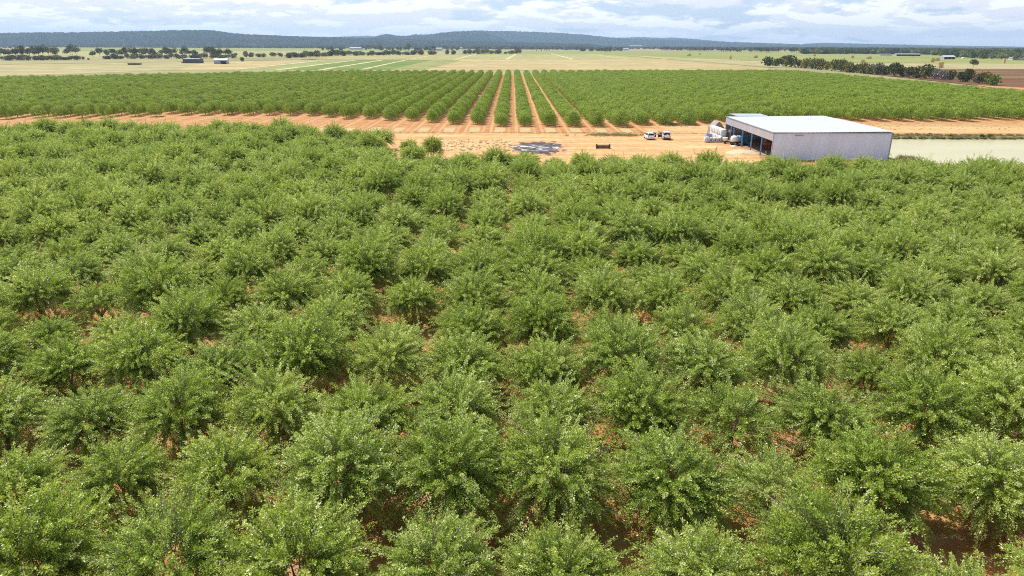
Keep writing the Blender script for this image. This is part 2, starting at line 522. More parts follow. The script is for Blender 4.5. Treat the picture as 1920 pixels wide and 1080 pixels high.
# ------------------------------------------------------------------ hills
def hill_material(name, c1, c2, scale):
    m, t, b, o = mat(name)
    pos = t.new('ShaderNodeNewGeometry').outputs['Position']
    n = t.noise(t.vmul(pos, (1, 1, 1.5)), scale, 7, .68)
    n2 = t.noise(pos, scale * .12, 4, .6)
    c = t.mix(t.smooth(n, .36, .62), c1, c2)
    c = t.mix(t.math('MULTIPLY', t.smooth(n2, .52, .7), .35), c, (.13, .13, .07))
    t.put(b.inputs['Base Color'], c)
    b.inputs['Roughness'].default_value = 1
    b.inputs['Specular IOR Level'].default_value = 0
    bp = t.new('ShaderNodeBump'); bp.inputs['Distance'].default_value = 14; bp.inputs['Strength'].default_value = 1
    t.put(bp.inputs['Height'], n); t.put(b.inputs['Normal'], bp.outputs[0])
    return m
M['hill'] = hill_material('hill_forest', (.008, .015, .018), (.058, .075, .07), .05)

def hill(name, prof, D, depth, label, seed, cols=420, rows=26, fuzz=5.0, ridges=1.5):
    rs = np.random.RandomState(seed)
    xs = np.linspace(prof[0][0], prof[-1][0], cols)
    px = [p[0] for p in prof]
    # smooth the profile a little
    ys = np.interp(xs, px, [p[1] for p in prof])
    k = 9
    pad = np.pad(ys, k // 2, mode='edge'); ys = np.convolve(pad, np.ones(k) / k, 'valid')
    base = depth
    V = np.zeros((rows, cols, 3))
    ph = rs.uniform(0, 6.28, 12)
    for i, (a, y) in enumerate(zip(xs, ys)):
        X, Y, Z = at_dist(a, y, D)
        Z = max(Z, 0.5)
        edge = min(1, (i + .5) / 12, (cols - i - .5) / 12)
        Z = Z * edge if (i < 12 or i > cols - 13) else Z
        for j in range(rows):
            v = j / (rows - 1)
            yy = D - base + v * base * 1.35
            vv = v * 1.35
            s = vv * vv * (3 - 2 * vv) if vv <= 1 else 1 - (vv - 1) * .8
            r = 0
            for q_ in range(1, 6):
                r += math.sin(i / cols * 2 * math.pi * q_ * 3.1 + ph[q_] + 2.2 * vv * math.sin(ph[q_ + 5])) / q_
            sh = s * (1 + ridges * .16 * r * max(0, 1 - vv))
            zz_ = Z * sh
            k2 = yy / D * .35 + .65
            V[j, i] = (X * k2 if False else X * (yy / D), yy, zz_ + rs.uniform(-fuzz, fuzz) * (s > .05) - 1.5 * (s <= .02))
    idx = np.arange(rows * cols).reshape(rows, cols)
    F = np.stack([idx[:-1, :-1], idx[:-1, 1:], idx[1:, 1:], idx[1:, :-1]], -1).reshape(-1, 4)
    me = np_mesh(name, V.reshape(-1, 3), F, [M['hill']], smooth=False)
    o = link(name, me)
    return tag(o, label, kind='structure')

hill('hills', [(-160, 64), (0, 62.2), (60, 61.5), (150, 60), (290, 58.5), (330, 57), (390, 57), (412, 59), (436, 63), (480, 65.5), (560, 68), (640, 70), (760, 74), (1000, 80), (1150, 84)], 6200, 1900, 'long forested ridge on the left horizon', 1, fuzz=4)
hill('hills', [(620, 77), (672, 74), (700, 69.5), (714, 66.5), (724, 64.2), (735, 65.5), (748, 67.5), (764, 67), (778, 64.6), (795, 65.2), (820, 63), (848, 60), (866, 58.3), (890, 58), (905, 60), (930, 68), (960, 78)], 8200, 1900, 'rounded forested hills left of centre', 2, cols=300, fuzz=5)
hill('hills', [(820, 72), (870, 60), (900, 58.2), (960, 58.6), (1010, 60), (1060, 62.5), (1100, 65.2), (1140, 70), (1165, 73), (1250, 75), (1320, 77), (1400, 80), (1520, 84), (1640, 88)], 10500, 2600, 'long flat forested ridge in the centre of the horizon', 3, cols=420, fuzz=6)
hill('hills', [(560, 74), (640, 68.6), (680, 67), (720, 69), (800, 76)], 13500, 2000, 'faint far blue hill behind the left ridge', 4, cols=120, fuzz=6)
hill('hills', [(1100, 78), (1150, 71.5), (1205, 69.6), (1240, 71.3), (1268, 70.8), (1310, 74), (1400, 82)], 13500, 2000, 'faint far hills right of centre', 5, cols=160, fuzz=6)
hill('hills', [(1480, 84), (1528, 81), (1545, 80.2), (1600, 81.6), (1700, 84), (1800, 86), (1960, 88.5), (2080, 89.5)], 12000, 2000, 'low far rise on the right horizon', 6, cols=240, fuzz=4)

# ------------------------------------------------------------------ foliage
def leaf_material(name, stops, rough=.42, spec=.5, trans=.25, rnd=.12, hue=0.0):
    m, t, b, o = mat(name)
    va = t.new('ShaderNodeAttribute', attribute_name='var').outputs['Fac']
    oi = t.new('ShaderNodeObjectInfo').outputs['Random']
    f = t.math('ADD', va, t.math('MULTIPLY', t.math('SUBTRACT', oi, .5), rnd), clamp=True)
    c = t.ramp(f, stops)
    h = t.new('ShaderNodeTexWhiteNoise', noise_dimensions='1D'); t.put(h.inputs['W'], t.math('MULTIPLY', oi, 91.7))
    if hue: c = t.mix(t.smooth(h.outputs['Value'], .35, 1.0, 0, hue), c, t.mix(1.0, c, (.93, .97, 1.9), 'MULTIPLY'))
    t.put(b.inputs['Base Color'], c)
    b.inputs['Roughness'].default_value = rough
    b.inputs['Specular IOR Level'].default_value = spec
    if trans:
        tr = t.new('ShaderNodeBsdfTranslucent')
        t.put(tr.inputs[0], t.mix(1.0, c, (1.15, 1.2, .55), 'MULTIPLY'))
        ms = t.new('ShaderNodeMixShader'); ms.inputs[0].default_value = trans
        t.l.new(b.outputs[0], ms.inputs[1]); t.l.new(tr.outputs[0], ms.inputs[2])
        t.l.new(ms.outputs[0], o.inputs[0])
    return m
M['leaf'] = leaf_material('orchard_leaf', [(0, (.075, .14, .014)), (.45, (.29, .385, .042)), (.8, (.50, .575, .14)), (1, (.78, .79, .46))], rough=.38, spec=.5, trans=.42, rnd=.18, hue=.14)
M['leaf_back'] = leaf_material('young_orchard_leaf', [(0, (.08, .14, .012)), (.5, (.25, .35, .034)), (1, (.44, .52, .10))], rough=.5, spec=.3, trans=.3, rnd=.14)
M['gum'] = leaf_material('gum_leaf', [(0, (.06, .07, .035)), (.5, (.17, .17, .09)), (1, (.38, .34, .21))], rough=.6, spec=.2, trans=.1, rnd=.5)
M['scrub'] = leaf_material('hedge_leaf', [(0, (.045, .06, .018)), (.5, (.125, .14, .035)), (1, (.36, .28, .07))], rough=.6, spec=.2, trans=.1, rnd=.6)
M['brightbush'] = leaf_material('bright_bush_leaf', [(0, (.08, .14, .02)), (.6, (.18, .26, .04)), (1, (.28, .34, .07))], rough=.6, spec=.2, trans=.1)
M['greybush'] = leaf_material('bare_grey_twigs', [(0, (.15, .14, .12)), (1, (.36, .34, .32))], rough=.9, spec=.1, trans=0)
M['farmleaf'] = leaf_material('farm_tree_leaf', [(0, (.05, .07, .02)), (.5, (.14, .17, .05)), (1, (.33, .34, .13))], rough=.6, spec=.2, trans=.1, rnd=.8)
M['reed'] = leaf_material('dry_reed', [(0, (.18, .18, .08)), (.5, (.38, .35, .18)), (1, (.58, .50, .28))], rough=.9, spec=.1, trans=.1)
M['bark'] = simple('bark', (.17, .13, .10), .9, vary=.3, scale=6)
M['twig'] = simple('twig', (.26, .22, .18), .85)

def norm(a): return a / np.maximum(np.linalg.norm(a, axis=-1, keepdims=True), 1e-6)

def leaf_quads(P, D, L, W, rs, flat=1.7, out=None):
    up_ = np.array([0, 0, flat]) if out is None else np.array([0, 0, flat * .45]) + out * 1.7
    S = norm(np.cross(D, rs.normal(size=P.shape) * (1 if out is None else .8) + up_))
    L = L[:, None]; W = W[:, None]
    V = np.stack([P, P + D * L * .5 + S * W * .5, P + D * L, P + D * L * .5 - S * W * .5], 1).reshape(-1, 3)
    F = np.arange(len(V)).reshape(-1, 4)
    return V, F

def orchard_crown(seed, rad=2.65, top=4.7, low=.75, shoots=620, per=112, L=.098, W=.048, sparse=1.0):
    rs = np.random.RandomState(seed)
    n = int(shoots * sparse)
    zc = low + (top - low) * .42
    d = norm(rs.normal(size=(n, 3)) * np.array([1, 1, .8]))
    d[:, 2] = np.where(d[:, 2] < -.45, -d[:, 2] * .5, d[:, 2])
    d = norm(d)
    az = np.arctan2(d[:, 1], d[:, 0])
    ph = rs.uniform(0, 6.28, 6)
    lump = 1 + .15 * np.sin(2 * az + ph[0]) + .13 * np.sin(3 * az + ph[1] + 3 * d[:, 2]) + .09 * np.sin(5 * az + ph[2] - 4 * d[:, 2])
    rz = np.where(d[:, 2] > 0, (top - zc), (zc - low))
    radii = np.stack([rad * lump * .97, rad * lump * 1.13, rz * (1 + .1 * np.sin(4 * az + ph[3]))], 1)
    f0 = rs.uniform(.25, .66, n)
    o = d * radii * f0[:, None]
    o[:, 2] += zc
    up = np.zeros((n, 3)); up[:, 2] = 1
    dr = norm(d * np.array([1, 1, .7]) + up * rs.uniform(-.05, .7, (n, 1)) + rs.normal(size=(n, 3)) * .22)
    ln = rs.uniform(.9, 1.9, n) * rad / 2.65
    far = rs.rand(n) < .10
    ln[far] *= 1.35                                   # a few long whips that break the outline
    droop = np.where(d[:, 2] < .15, rs.uniform(.35, .8, n), rs.uniform(.0, .5, n))
    T = rs.rand(n, per) ** .85
    P = o[:, None, :] + dr[:, None, :] * (ln[:, None] * T)[..., None]
    P[..., 2] -= droop[:, None] * T ** 2 * ln[:, None]
    side = norm(rs.normal(size=(n, per, 3)))
    thick = (.035 + .10 * (1 - T) )[..., None]
    P = P + side * thick
    ok = P[..., 2] > .25
    LD = norm(side * .8 + dr[:, None, :] * .75 + rs.normal(size=(n, per, 3)) * .25)
    P = P[ok]; LD = LD[ok]
    k = len(P)
    V, F = leaf_quads(P, LD, rs.uniform(.75, 1.25, k) * L, rs.uniform(.8, 1.2, k) * W, rs, out=np.repeat(d[:, None, :], per, 1)[ok] * .5 + np.array([0, 0, .25]))
    shv = np.repeat(rs.normal(0, .14, (n, 1)), per, 1)[ok]
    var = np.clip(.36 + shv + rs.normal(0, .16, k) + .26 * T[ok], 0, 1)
    var[rs.rand(k) < .04] = .97
    # twigs
    tv = []; tf = []
    e = o + dr * ln[:, None] * .93; e[:, 2] -= droop * .86 * ln
    mid = o + dr * ln[:, None] * .5; mid[:, 2] -= droop * .25 * ln
    s = norm(np.cross(dr, rs.normal(size=(n, 3)))) * .014
    TV = np.stack([o - s * 1.4, o + s * 1.4, mid + s, mid - s, e + s * .4, e - s * .4], 1).reshape(-1, 3)
    b = (np.arange(n) * 6)[:, None]
    TF = np.concatenate([b + np.array([0, 1, 2, 3]), b + np.array([3, 2, 4, 5])], 0) + len(V)
    VV = np.concatenate([V, TV]); FF = np.concatenate([F, TF])
    mi = np.concatenate([np.zeros(len(F)), np.ones(len(TF))])
    vv = np.concatenate([np.repeat(var, 4), np.zeros(len(TV))])
    return VV, FF, mi, vv, o

def limbs(seed, targets, trunk_h=.7, r0=.13, k=7, nsub=3):
    """trunk with scaffold limbs reaching into the crown"""
    rs = random.Random(seed)
    mb = MB()
    mb.tube([(0, 0, -.15), (.02, 0, trunk_h * .5), (0, .02, trunk_h)], [r0 * 1.3, r0, r0 * .95], 7)
    T = [targets[rs.randrange(len(targets))] for _ in range(k * 6)]
    used = []
    for t_ in T:
        a = math.atan2(t_[1], t_[0])
        if all(abs(math.atan2(math.sin(a - b), math.cos(a - b))) > 5.2 / k for b in used) and t_[2] > trunk_h + .8:
            used.append(a)
            p1 = (t_[0] * .35, t_[1] * .35, trunk_h + (t_[2] - trunk_h) * .42)
            mb.tube([(0, 0, trunk_h - .08), p1, tuple(t_)], [r0 * .6, r0 * .42, r0 * .14], 5)
            for _ in range(nsub):
                q_ = targets[rs.randrange(len(targets))]
                b = math.atan2(q_[1], q_[0])
                if abs(math.atan2(math.sin(a - b), math.cos(a - b))) < .8:
                    mb.tube([p1, ((p1[0] + q_[0]) / 2, (p1[1] + q_[1]) / 2, (p1[2] + q_[2]) / 2 + .1), tuple(q_)], [r0 * .33, r0 * .2, r0 * .08], 4)
    return mb

def joined(name, crown, mb, mats):
    """crown + wood in one mesh, for the mass of trees that is one object"""
    V, F, mi, vv = crown
    me0 = mb.mesh('tmp', [mats[1]])
    bm = bmesh.new(); bm.from_mesh(me0)
    bmesh.ops.triangulate(bm, faces=bm.faces)
    tv = np.array([v.co[:] for v in bm.verts]); tf = np.array([[v.index for v in f.verts] for f in bm.faces])
    bm.free(); bpy.data.meshes.remove(me0)
    tf = np.concatenate([tf, tf[:, 2:3]], 1)
    # degenerate quads avoided: expand triangles into quads with a midpoint
    extra = (tv[tf[:, 2]] + tv[tf[:, 0]]) / 2
    ne = len(tv)
    tf[:, 3] = ne + np.arange(len(tf))
    tv = np.concatenate([tv, extra])
    VV = np.concatenate([V, tv]); FF = np.concatenate([F, tf + len(V)])
    m2 = np.concatenate([mi, np.ones(len(tf))])
    return np_mesh(name, VV, FF, mats, m2, {'var': np.concatenate([vv, np.zeros(len(tv))])})

PROTO = {}
def proto_collection(name, meshes):
    c = bpy.data.collections.new(name)
    for i, me in enumerate(meshes):
        o = bpy.data.objects.new(f'{name}_{chr(97 + i)}', me)
        c.objects.link(o)
    PROTO[name] = c
    return c

def scatter(name, pts, coll, label, cat=None, group=None):
    """pts: rows of x, y, z, scale_xy, scale_z, rot, index; ONE object of kind stuff"""
    A = np.array(pts, float)
    me = bpy.data.meshes.new(name)
    me.vertices.add(len(A)); me.vertices.foreach_set('co', A[:, :3].astype(np.float32).ravel())
    for an, arr in (('sxy', A[:, 3]), ('sz', A[:, 4]), ('rot', A[:, 5])):
        a = me.attributes.new(an, 'FLOAT', 'POINT'); a.data.foreach_set('value', arr.astype(np.float32))
    a = me.attributes.new('pick', 'INT', 'POINT'); a.data.foreach_set('value', A[:, 6].astype(np.int32))
    o = link(name, me)
    ng = bpy.data.node_groups.new(name + '_scatter', 'GeometryNodeTree')
    ng.interface.new_socket('Geometry', in_out='INPUT', socket_type='NodeSocketGeometry')
    ng.interface.new_socket('Geometry', in_out='OUTPUT', socket_type='NodeSocketGeometry')
    N = ng.nodes; Lk = ng.links
    gi = N.new('NodeGroupInput'); go = N.new('NodeGroupOutput')
    ci = N.new('GeometryNodeCollectionInfo'); ci.inputs['Collection'].default_value = coll
    ci.inputs['Separate Children'].default_value = True; ci.inputs['Reset Children'].default_value = True
    ip = N.new('GeometryNodeInstanceOnPoints'); ip.inputs['Pick Instance'].default_value = True
    def att(nm, ty):
        a = N.new('GeometryNodeInputNamedAttribute'); a.data_type = ty; a.inputs['Name'].default_value = nm
        return a.outputs['Attribute']
    cs = N.new('ShaderNodeCombineXYZ'); s1 = att('sxy', 'FLOAT')
    Lk.new(s1, cs.inputs[0]); Lk.new(s1, cs.inputs[1]); Lk.new(att('sz', 'FLOAT'), cs.inputs[2])
    cr = N.new('ShaderNodeCombineXYZ'); Lk.new(att('rot', 'FLOAT'), cr.inputs[2])
    Lk.new(gi.outputs[0], ip.inputs['Points']); Lk.new(ci.outputs[0], ip.inputs['Instance'])
    Lk.new(att('pick', 'INT'), ip.inputs['Instance Index'])
    Lk.new(cr.outputs[0], ip.inputs['Rotation']); Lk.new(cs.outputs[0], ip.inputs['Scale'])
    Lk.new(ip.outputs[0], go.inputs[0])
    md = o.modifiers.new('scatter', 'NODES'); md.node_group = ng
    return tag(o, label, cat, group, 'stuff')

# ---- the near block ----------------------------------------------------------
NV = 6
kinds = []
for s in range(NV):
    V, F, mi, vv, tg = orchard_crown(11 + s, rad=[2.62, 2.78, 2.55, 2.7, 2.62, 2.4][s], top=[4.7, 4.9, 4.4, 4.8, 5.1, 4.2][s], low=[.3, .4, .2, .4, .3, .15][s])
    kinds.append((V, F, mi, vv, limbs(50 + s, tg)))
V, F, mi, vv, tg = orchard_crown(31, rad=2.5, top=3.6, low=.3, sparse=.42)       # thin, half-leafed tree
kinds.append((V, F, mi, vv, limbs(61, tg)))
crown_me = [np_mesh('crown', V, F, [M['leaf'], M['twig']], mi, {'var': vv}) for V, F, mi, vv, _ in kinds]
trunk_me = [mb.mesh('trunk', [M['bark']], smooth=True) for *_, mb in kinds]
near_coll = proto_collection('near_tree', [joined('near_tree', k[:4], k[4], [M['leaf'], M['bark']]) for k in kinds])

rs = np.random.RandomState(9)
spots = []
for r_ in range(0, 24):
    z_ = 20.4 + 6.0 * r_
    for c_ in range(-34, 34):
        x_ = 2.0 + 4.95 * c_
        if z_ > 126 and x_ > -27.5: continue
        if x_ > 30 and z_ > 113: continue
        if x_ > -13 and z_ > 118: continue
        low_edge = z_ > 108 and x_ > -27.5
        if z_ > 150 and x_ > -45: continue
        if abs(x_) > z_ * .80 + 9: continue
        if z_ > 115 and x_ > -27 and rs.rand() < .12: continue
        edge = (r_, c_)
        x = x_ + rs.normal(0, .14); y = z_ + rs.normal(0, .22)
        s = rs.uniform(.89, 1.10); sz = s * rs.uniform(.84, 1.14)
        k = rs.randint(0, NV)
        if low_edge: sz *= .88 if x_ < 25 else .98
        if low_edge and abs(x_ - 51.5) < 2.5 and z_ > 109: sz *= 1.22; s *= 1.1
        if rs.rand() < .035: k = 6
        if rs.rand() < .06: s *= .78; sz *= .78
        spots.append([x, y, 0, s, sz, rs.choice([0, math.pi]) + rs.normal(0, .3), k, r_, c_])
for s_ in spots:                                       # the thin tree near the bottom right
    if s_[7] == 1 and s_[8] == 2: s_[6] = 6
    if s_[7] == 0 and s_[8] == 3: s_[6] = 6; s_[3] = .85; s_[4] = .8
    if s_[7] == 3 and s_[8] == -8: s_[6] = 6
# in view and nearest first
def seen(x, y): return abs(x) < y * .75 + 2.6
vis = sorted([s_ for s_ in spots if seen(s_[0], s_[1])], key=lambda a: (a[7], abs(a[0])))
solo, rest = vis[:298], vis[298:] + [s_ for s_ in spots if not seen(s_[0], s_[1])]
rest = [s_ for s_ in rest if seen(s_[0], s_[1]) or s_[1] < 60]
protos = []
for i in range(len(kinds)):
    e = thing('orchard_tree', 'leafy green orchard tree', 'tree', group='trees of the near orchard block')
    link('trunk', trunk_me[i], e); link('crown', crown_me[i], e)
    freeze_kids(e); protos.append(e)
used = set()
byrow = {}
for s_ in solo: byrow.setdefault(s_[7], []).append(s_)
for r_, L in byrow.items():
    L.sort(key=lambda a: a[0])
    n_ = len(L)
    row = 'frontmost row' if r_ == 0 else f'{nth(r_)} row from the front'
    for i, s_ in enumerate(L):
        j = n_ - 1 - i
        pos = ('leftmost' if i == 0 else f'{nth(i)} from the left') if i <= j else ('rightmost' if j == 0 else f'{nth(j)} from the right')
        look = 'sparse low orchard tree' if s_[6] == 6 else ('small dense orchard tree' if s_[3] < .85 else 'dense orchard tree')
        s_.append(f'{look}, {pos} in the {row}')
for s_ in solo:
    p = protos[s_[6]]
    if s_[6] not in used: o = p; used.add(s_[6])
    else: o = copy_tree(p)
    o.location = (s_[0], s_[1], s_[2]); o.scale = (s_[3], s_[3], s_[4]); o.rotation_euler = (0, 0, s_[5])
    o['label'] = s_[9]
for i, p in enumerate(protos):
    if i not in used:
        for c in list(p.children): bpy.data.objects.remove(c)
        bpy.data.objects.remove(p)
scatter('orchard_trees', [s_[:7] for s_ in rest], near_coll, 'farther trees of the near orchard block, merging into one canopy', group='trees of the near orchard block')

bush_jobs = []
# two round bushes on their own at the edge of the yard
for (bx, by, bs, lb) in ((-20.3, 135.5, .72, 'round dense bush at the corner of the near orchard, left of the pair'), (-15.4, 133, .76, 'round dense bush standing alone by the yard, right of the pair')):
    e = thing('orchard_tree', lb, 'tree', (bx, by, 0), random.uniform(0, 6), 'trees of the near orchard block')
    bush_jobs.append((e, bs))

# ---- the back block: straight rows --------------------------------------------
def back_crown(seed, rad=2.0, top=3.85, low=.22, n=3400, L=.22, W=.12):
    rs = np.random.RandomState(seed)
    d = norm(rs.normal(size=(n, 3)))
    d[:, 2] = np.where(d[:, 2] < -.85, -d[:, 2], d[:, 2])
    az = np.arctan2(d[:, 1], d[:, 0]); ph = rs.uniform(0, 6.28, 4)
    lump = 1 + .09 * np.sin(3 * az + ph[0]) + .08 * np.sin(5 * az + ph[1] + 4 * d[:, 2])
    zc = low + (top - low) * .45
    rz = np.where(d[:, 2] > 0, top - zc, zc - low)
    f = rs.uniform(.6, 1.0, n) + .14 * np.max(norm(d) @ norm(rs.normal(size=(22, 3))).T, 1) ** 8
    P = d * np.stack([rad * lump, rad * 1.28 * lump, rz], 1) * f[:, None]
    P[:, 2] += zc
    LD = norm(d * .4 + rs.normal(size=(n, 3)) * .8)
    V, F = leaf_quads(P, LD, rs.uniform(.7, 1.4, n) * L, rs.uniform(.7, 1.3, n) * W, rs, out=d)
    cl = norm(rs.normal(size=(26, 3))); lv = rs.normal(0, .11, 26)[np.argmax(d @ cl.T, 1)]
    var = np.clip(.48 + lv + rs.normal(0, .17, n), 0, 1)
    return V, F, np.zeros(len(F)), np.repeat(var, 4), P
bk = []
for s in range(4):
    V, F, mi, vv, tg = back_crown(70 + s)
    bk.append((V, F, mi, vv, limbs(90 + s, tg, .6, .09, 5, 0)))
back_coll = proto_collection('back_tree', [joined('back_tree', k[:4], k[4], [M['leaf_back'], M['bark']]) for k in bk])
back_crown_me = [np_mesh('crown', V, F, [M['leaf_back']], None, {'var': vv}) for V, F, mi, vv, _ in bk]
back_trunk_me = [mb.mesh('trunk', [M['bark']], smooth=True) for *_, mb in bk]

for i, (e, bs) in enumerate(bush_jobs):
    link('trunk', trunk_me[5 - i], e); link('crown', crown_me[5 - i], e)
    e.scale = (bs, bs, bs * 1.3); e.location.z = -.1
front = [(-400, 300), (-200, 208), (-156, 208), (-125, 211), (-112, 217), (-98, 220), (-80, 222), (-63, 221), (-50, 213), (-40, 208), (-28.6, 204.5), (-16, 199), (-5, 195), (3, 193), (16, 194), (29, 194), (43, 198), (55, 201), (66, 208), (80, 213), (106, 212), (157, 214.6), (230, 216)]
backl = [(-420, 300), (-299, 400), (-129, 518), (137, 553), (222, 568)]
fx, fy = zip(*front); gx, gy = zip(*backl)
bspots = []
rs = np.random.RandomState(21)
for c_ in range(-48, 33):
    X_ = 3.3 + 6.65 * c_
    if X_ > 217: continue
    ya = np.interp(X_, fx, fy); yb = np.interp(X_, gx, gy)
    ya = 193 + 4.6 * round((ya - 193) / 4.6)
    y = ya; first = True
    wf = 1 + .06 * math.sin(c_ * 1.7)
    while y < yb:
        if abs(X_) < y * .76 + 12 and (first or rs.rand() > .015):
            wide = 1.0 if abs(X_) < 12 else 1.1
            if X_ > 26: wide = 1.2
            if X_ < -6: wide = .95
            g = .5 + .5 * math.sin(X_ * .045 + y * .021)
            s = wf * wide * rs.uniform(.93, 1.07)
            sz = rs.uniform(.88, 1.1)
            bspots.append([X_ + rs.normal(0, .12), y + rs.normal(0, .15), 0, s, sz, rs.choice([0, math.pi]) + rs.normal(0, .12), rs.randint(0, 4), c_, first])
            first = False
        y += 4.6
ff = [b for b in bspots if b[8]]
inv = [b for b in bspots if abs(b[0]) < b[1] * .75 + 1]
rows_ = {}
for b in inv: rows_.setdefault(b[7], []).append(b)
for L in rows_.values(): L.sort(key=lambda b: b[1])
clear = list(range(-5, 6))                                # rows one can look along
hero = []
for c_, L in rows_.items():
    L[0].append('end')
    hero.append(L[0])
    if c_ in clear:
        for i, b in enumerate(L[1:19]): b.append(i + 1); hero.append(b)
hs = set(id(b) for b in hero)
bprot = []
for i in range(4):
    e = thing('row_tree', 'orchard tree', 'tree', group='trees of the back orchard block')
    link('trunk', back_trunk_me[i], e); link('crown', back_crown_me[i], e)
    freeze_kids(e); bprot.append(e)
usedb = set()
for b in hero:
    k = b[6]
    if k in usedb: o = copy_tree(bprot[k])
    else: o = bprot[k]; usedb.add(k)
    o.location = (b[0], b[1], 0); o.scale = (b[3], b[3], b[4]); o.rotation_euler = (0, 0, b[5])
    c_ = b[7]
    if c_ in clear: rw = f'{nth(c_ + 5)} clear middle row'
    if b[9] == 'end':
        if c_ in clear: lb = f'round-headed end tree of the {rw} of the back orchard'
        elif c_ < 0: lb = f'end tree of the back orchard, {nth(-6 - c_)} row left of the clear middle rows'
        else: lb = f'end tree of the back orchard, {nth(c_ - 6)} row right of the clear middle rows'
    else: lb = f'{nth(b[9])} tree up the {rw} of the back orchard'
    o['label'] = lb
scatter('row_trees', [b[:7] for b in bspots if id(b) not in hs], back_coll, 'long straight rows of green orchard trees running to the back fields', group='trees of the back orchard block')

# ---- trees and shrubs of the plain ---------------------------------------------
def bush_crown(seed, n=420, rad=1.0, h0=.18, h1=1.0, clumps=9, L=.16, W=.12, flat=.85):
    """unit-sized crown: radius 1, height 1"""
    rs = np.random.RandomState(seed)
    cc = norm(rs.normal(size=(clumps, 3))) * rs.uniform(.25, .62, (clumps, 1))
    cr = rs.uniform(.32, .52, clumps)
    k = rs.randint(0, clumps, n)
    d = norm(rs.normal(size=(n, 3)))
    P = cc[k] + d * (cr[k] * rs.uniform(.7, 1.05, n))[:, None]
    P = P / max(1.0, np.abs(P).max())
    P[:, 2] = h0 + (P[:, 2] * .5 + .5) * (h1 - h0)
    P[:, :2] *= rad
    LD = norm(d + rs.normal(size=(n, 3)) * .6)
    V, F = leaf_quads(P, LD, rs.uniform(.7, 1.3, n) * L, rs.uniform(.7, 1.3, n) * W, rs, out=d)
    var = np.clip(.4 + rs.normal(0, .13, clumps)[k] + rs.normal(0, .16, n), 0, 1)
    return V, F, np.zeros(len(F)), np.repeat(var, 4), P
def unit_trunk(seed, h=.55, r=.035):
    rs = random.Random(seed)
    mb = MB()
    mb.tube([(0, 0, -.03), (rs.uniform(-.02, .02), 0, h * .5), (0, 0, h)], [r * 1.3, r, r * .7], 5)
    for _ in range(3):
        a = rs.uniform(0, 6.28)
        mb.tube([(0, 0, h * .6), (.25 * math.cos(a), .25 * math.sin(a), h), (.45 * math.cos(a), .45 * math.sin(a), h + .18)], [r * .6, r * .4, r * .15], 4)
    return mb
gum_c = [bush_crown(100 + i, 520, .95, .30, 1.0, 8, .17, .12) for i in range(4)]
scr_c = [bush_crown(120 + i, 620, 1.0, .02, 1.0, 12, .17, .13) for i in range(4)]
gum_t = [unit_trunk(i) for i in range(4)]
scr_t = [unit_trunk(i + 9, .4, .03) for i in range(4)]
def mk(cs, m): return [np_mesh('crown', c[0], c[1], [m], None, {'var': c[3]}) for c in cs]
CR = {'gum': mk(gum_c, M['gum']), 'scrub': mk(scr_c, M['scrub']), 'gumbush': mk(scr_c, M['gum']), 'bright': mk(scr_c[:2], M['brightbush']), 'grey': mk(scr_c[:2], M['greybush'])}
TR = {'gum': [b.mesh('trunk', M['bark']) for b in gum_t], 'scrub': [b.mesh('trunk', M['bark']) for b in scr_t]}
gum_coll = proto_collection('far_gum', [joined('far_gum', gum_c[i][:4], gum_t[i], [M['gum'], M['bark']]) for i in range(4)])
farm_coll = proto_collection('farm_tree', [np_mesh('farm_tree', c[0], c[1], [M['farmleaf']], None, {'var': c[3]}) for c in scr_c])
lowbush_coll = proto_collection('low_bush', [np_mesh('low_bush', c[0], c[1], [M['reed']], None, {'var': c[3]}) for c in scr_c])

def plain_tree(name, x, y, h, r, kind, label, group):
    i = random.randrange(len(CR[kind]))
    e = thing(name, label, 'tree' if 'tree' in name else 'shrub', (x, y, 0), random.uniform(0, 6.28), group)
    e.scale = (r, r, h)
    link('trunk', TR['gum' if kind == 'gum' else 'scrub'][i], e); link('crown', CR[kind][i], e)
    return e

def belt(xa, ya, xb, yb, n, hpx, wpx, kind, label, group, name='gum_tree', jit=.8, jy=.55):
    if n > 2: n = int(n * 1.45)
    """trees whose feet stand on the line between two ground points seen at pixels a and b"""
    for i in range(n):
        f = (i + .5) / n
        px = xa + (xb - xa) * f + random.uniform(-jit, jit) * (xb - xa) / n
        py = ya + (yb - ya) * f + random.uniform(-jy, jy)
        x, y = at(px, py)
        k = y / 1280
        s = random.uniform(.6, 1.2)
        lb = label if n == 1 else f'{label}, {nth(i)} from left'
        plain_tree(name, x, y, hpx * k * s, wpx * k * .58 * random.uniform(.85, 1.2), kind, lb, group)

belt(2, 113.2, 152, 112, 17, 8.5, 13, 'gumbush', 'low grey-green shrub in the front belt at the far left', 'shrubs of the far left belt', 'belt_shrub')
belt(0, 107, 82, 106, 9, 16, 14, 'gum', 'taller gum tree behind the shrubs at the far left', 'gum trees of the far left belt')
belt(85, 105, 112, 105, 3, 14, 13, 'gum', 'gum tree in the short middle clump of the left belt', 'gum trees of the left middle clump')
belt(119, 104, 146, 104, 3, 15, 13, 'gum', 'gum tree at the right end of the far left belt', 'gum trees at the end of the far left belt')
belt(168, 107, 210, 106.5, 4, 13, 12, 'gum', 'gum tree at the left end of the second belt', 'gum trees starting the second belt')
belt(196, 110.8, 436, 108.8, 26, 8.5, 12, 'gumbush', 'low grey-green shrub in the front line of the second belt', 'shrubs of the second belt', 'belt_shrub')
belt(212, 106, 372, 104.5, 16, 13, 13, 'gum', 'gum tree in the back line of the second belt', 'gum trees of the second belt')
belt(382, 106, 434, 106, 5, 15, 13, 'gum', 'gum tree in the clump behind the pale shed', 'gum trees behind the pale shed')
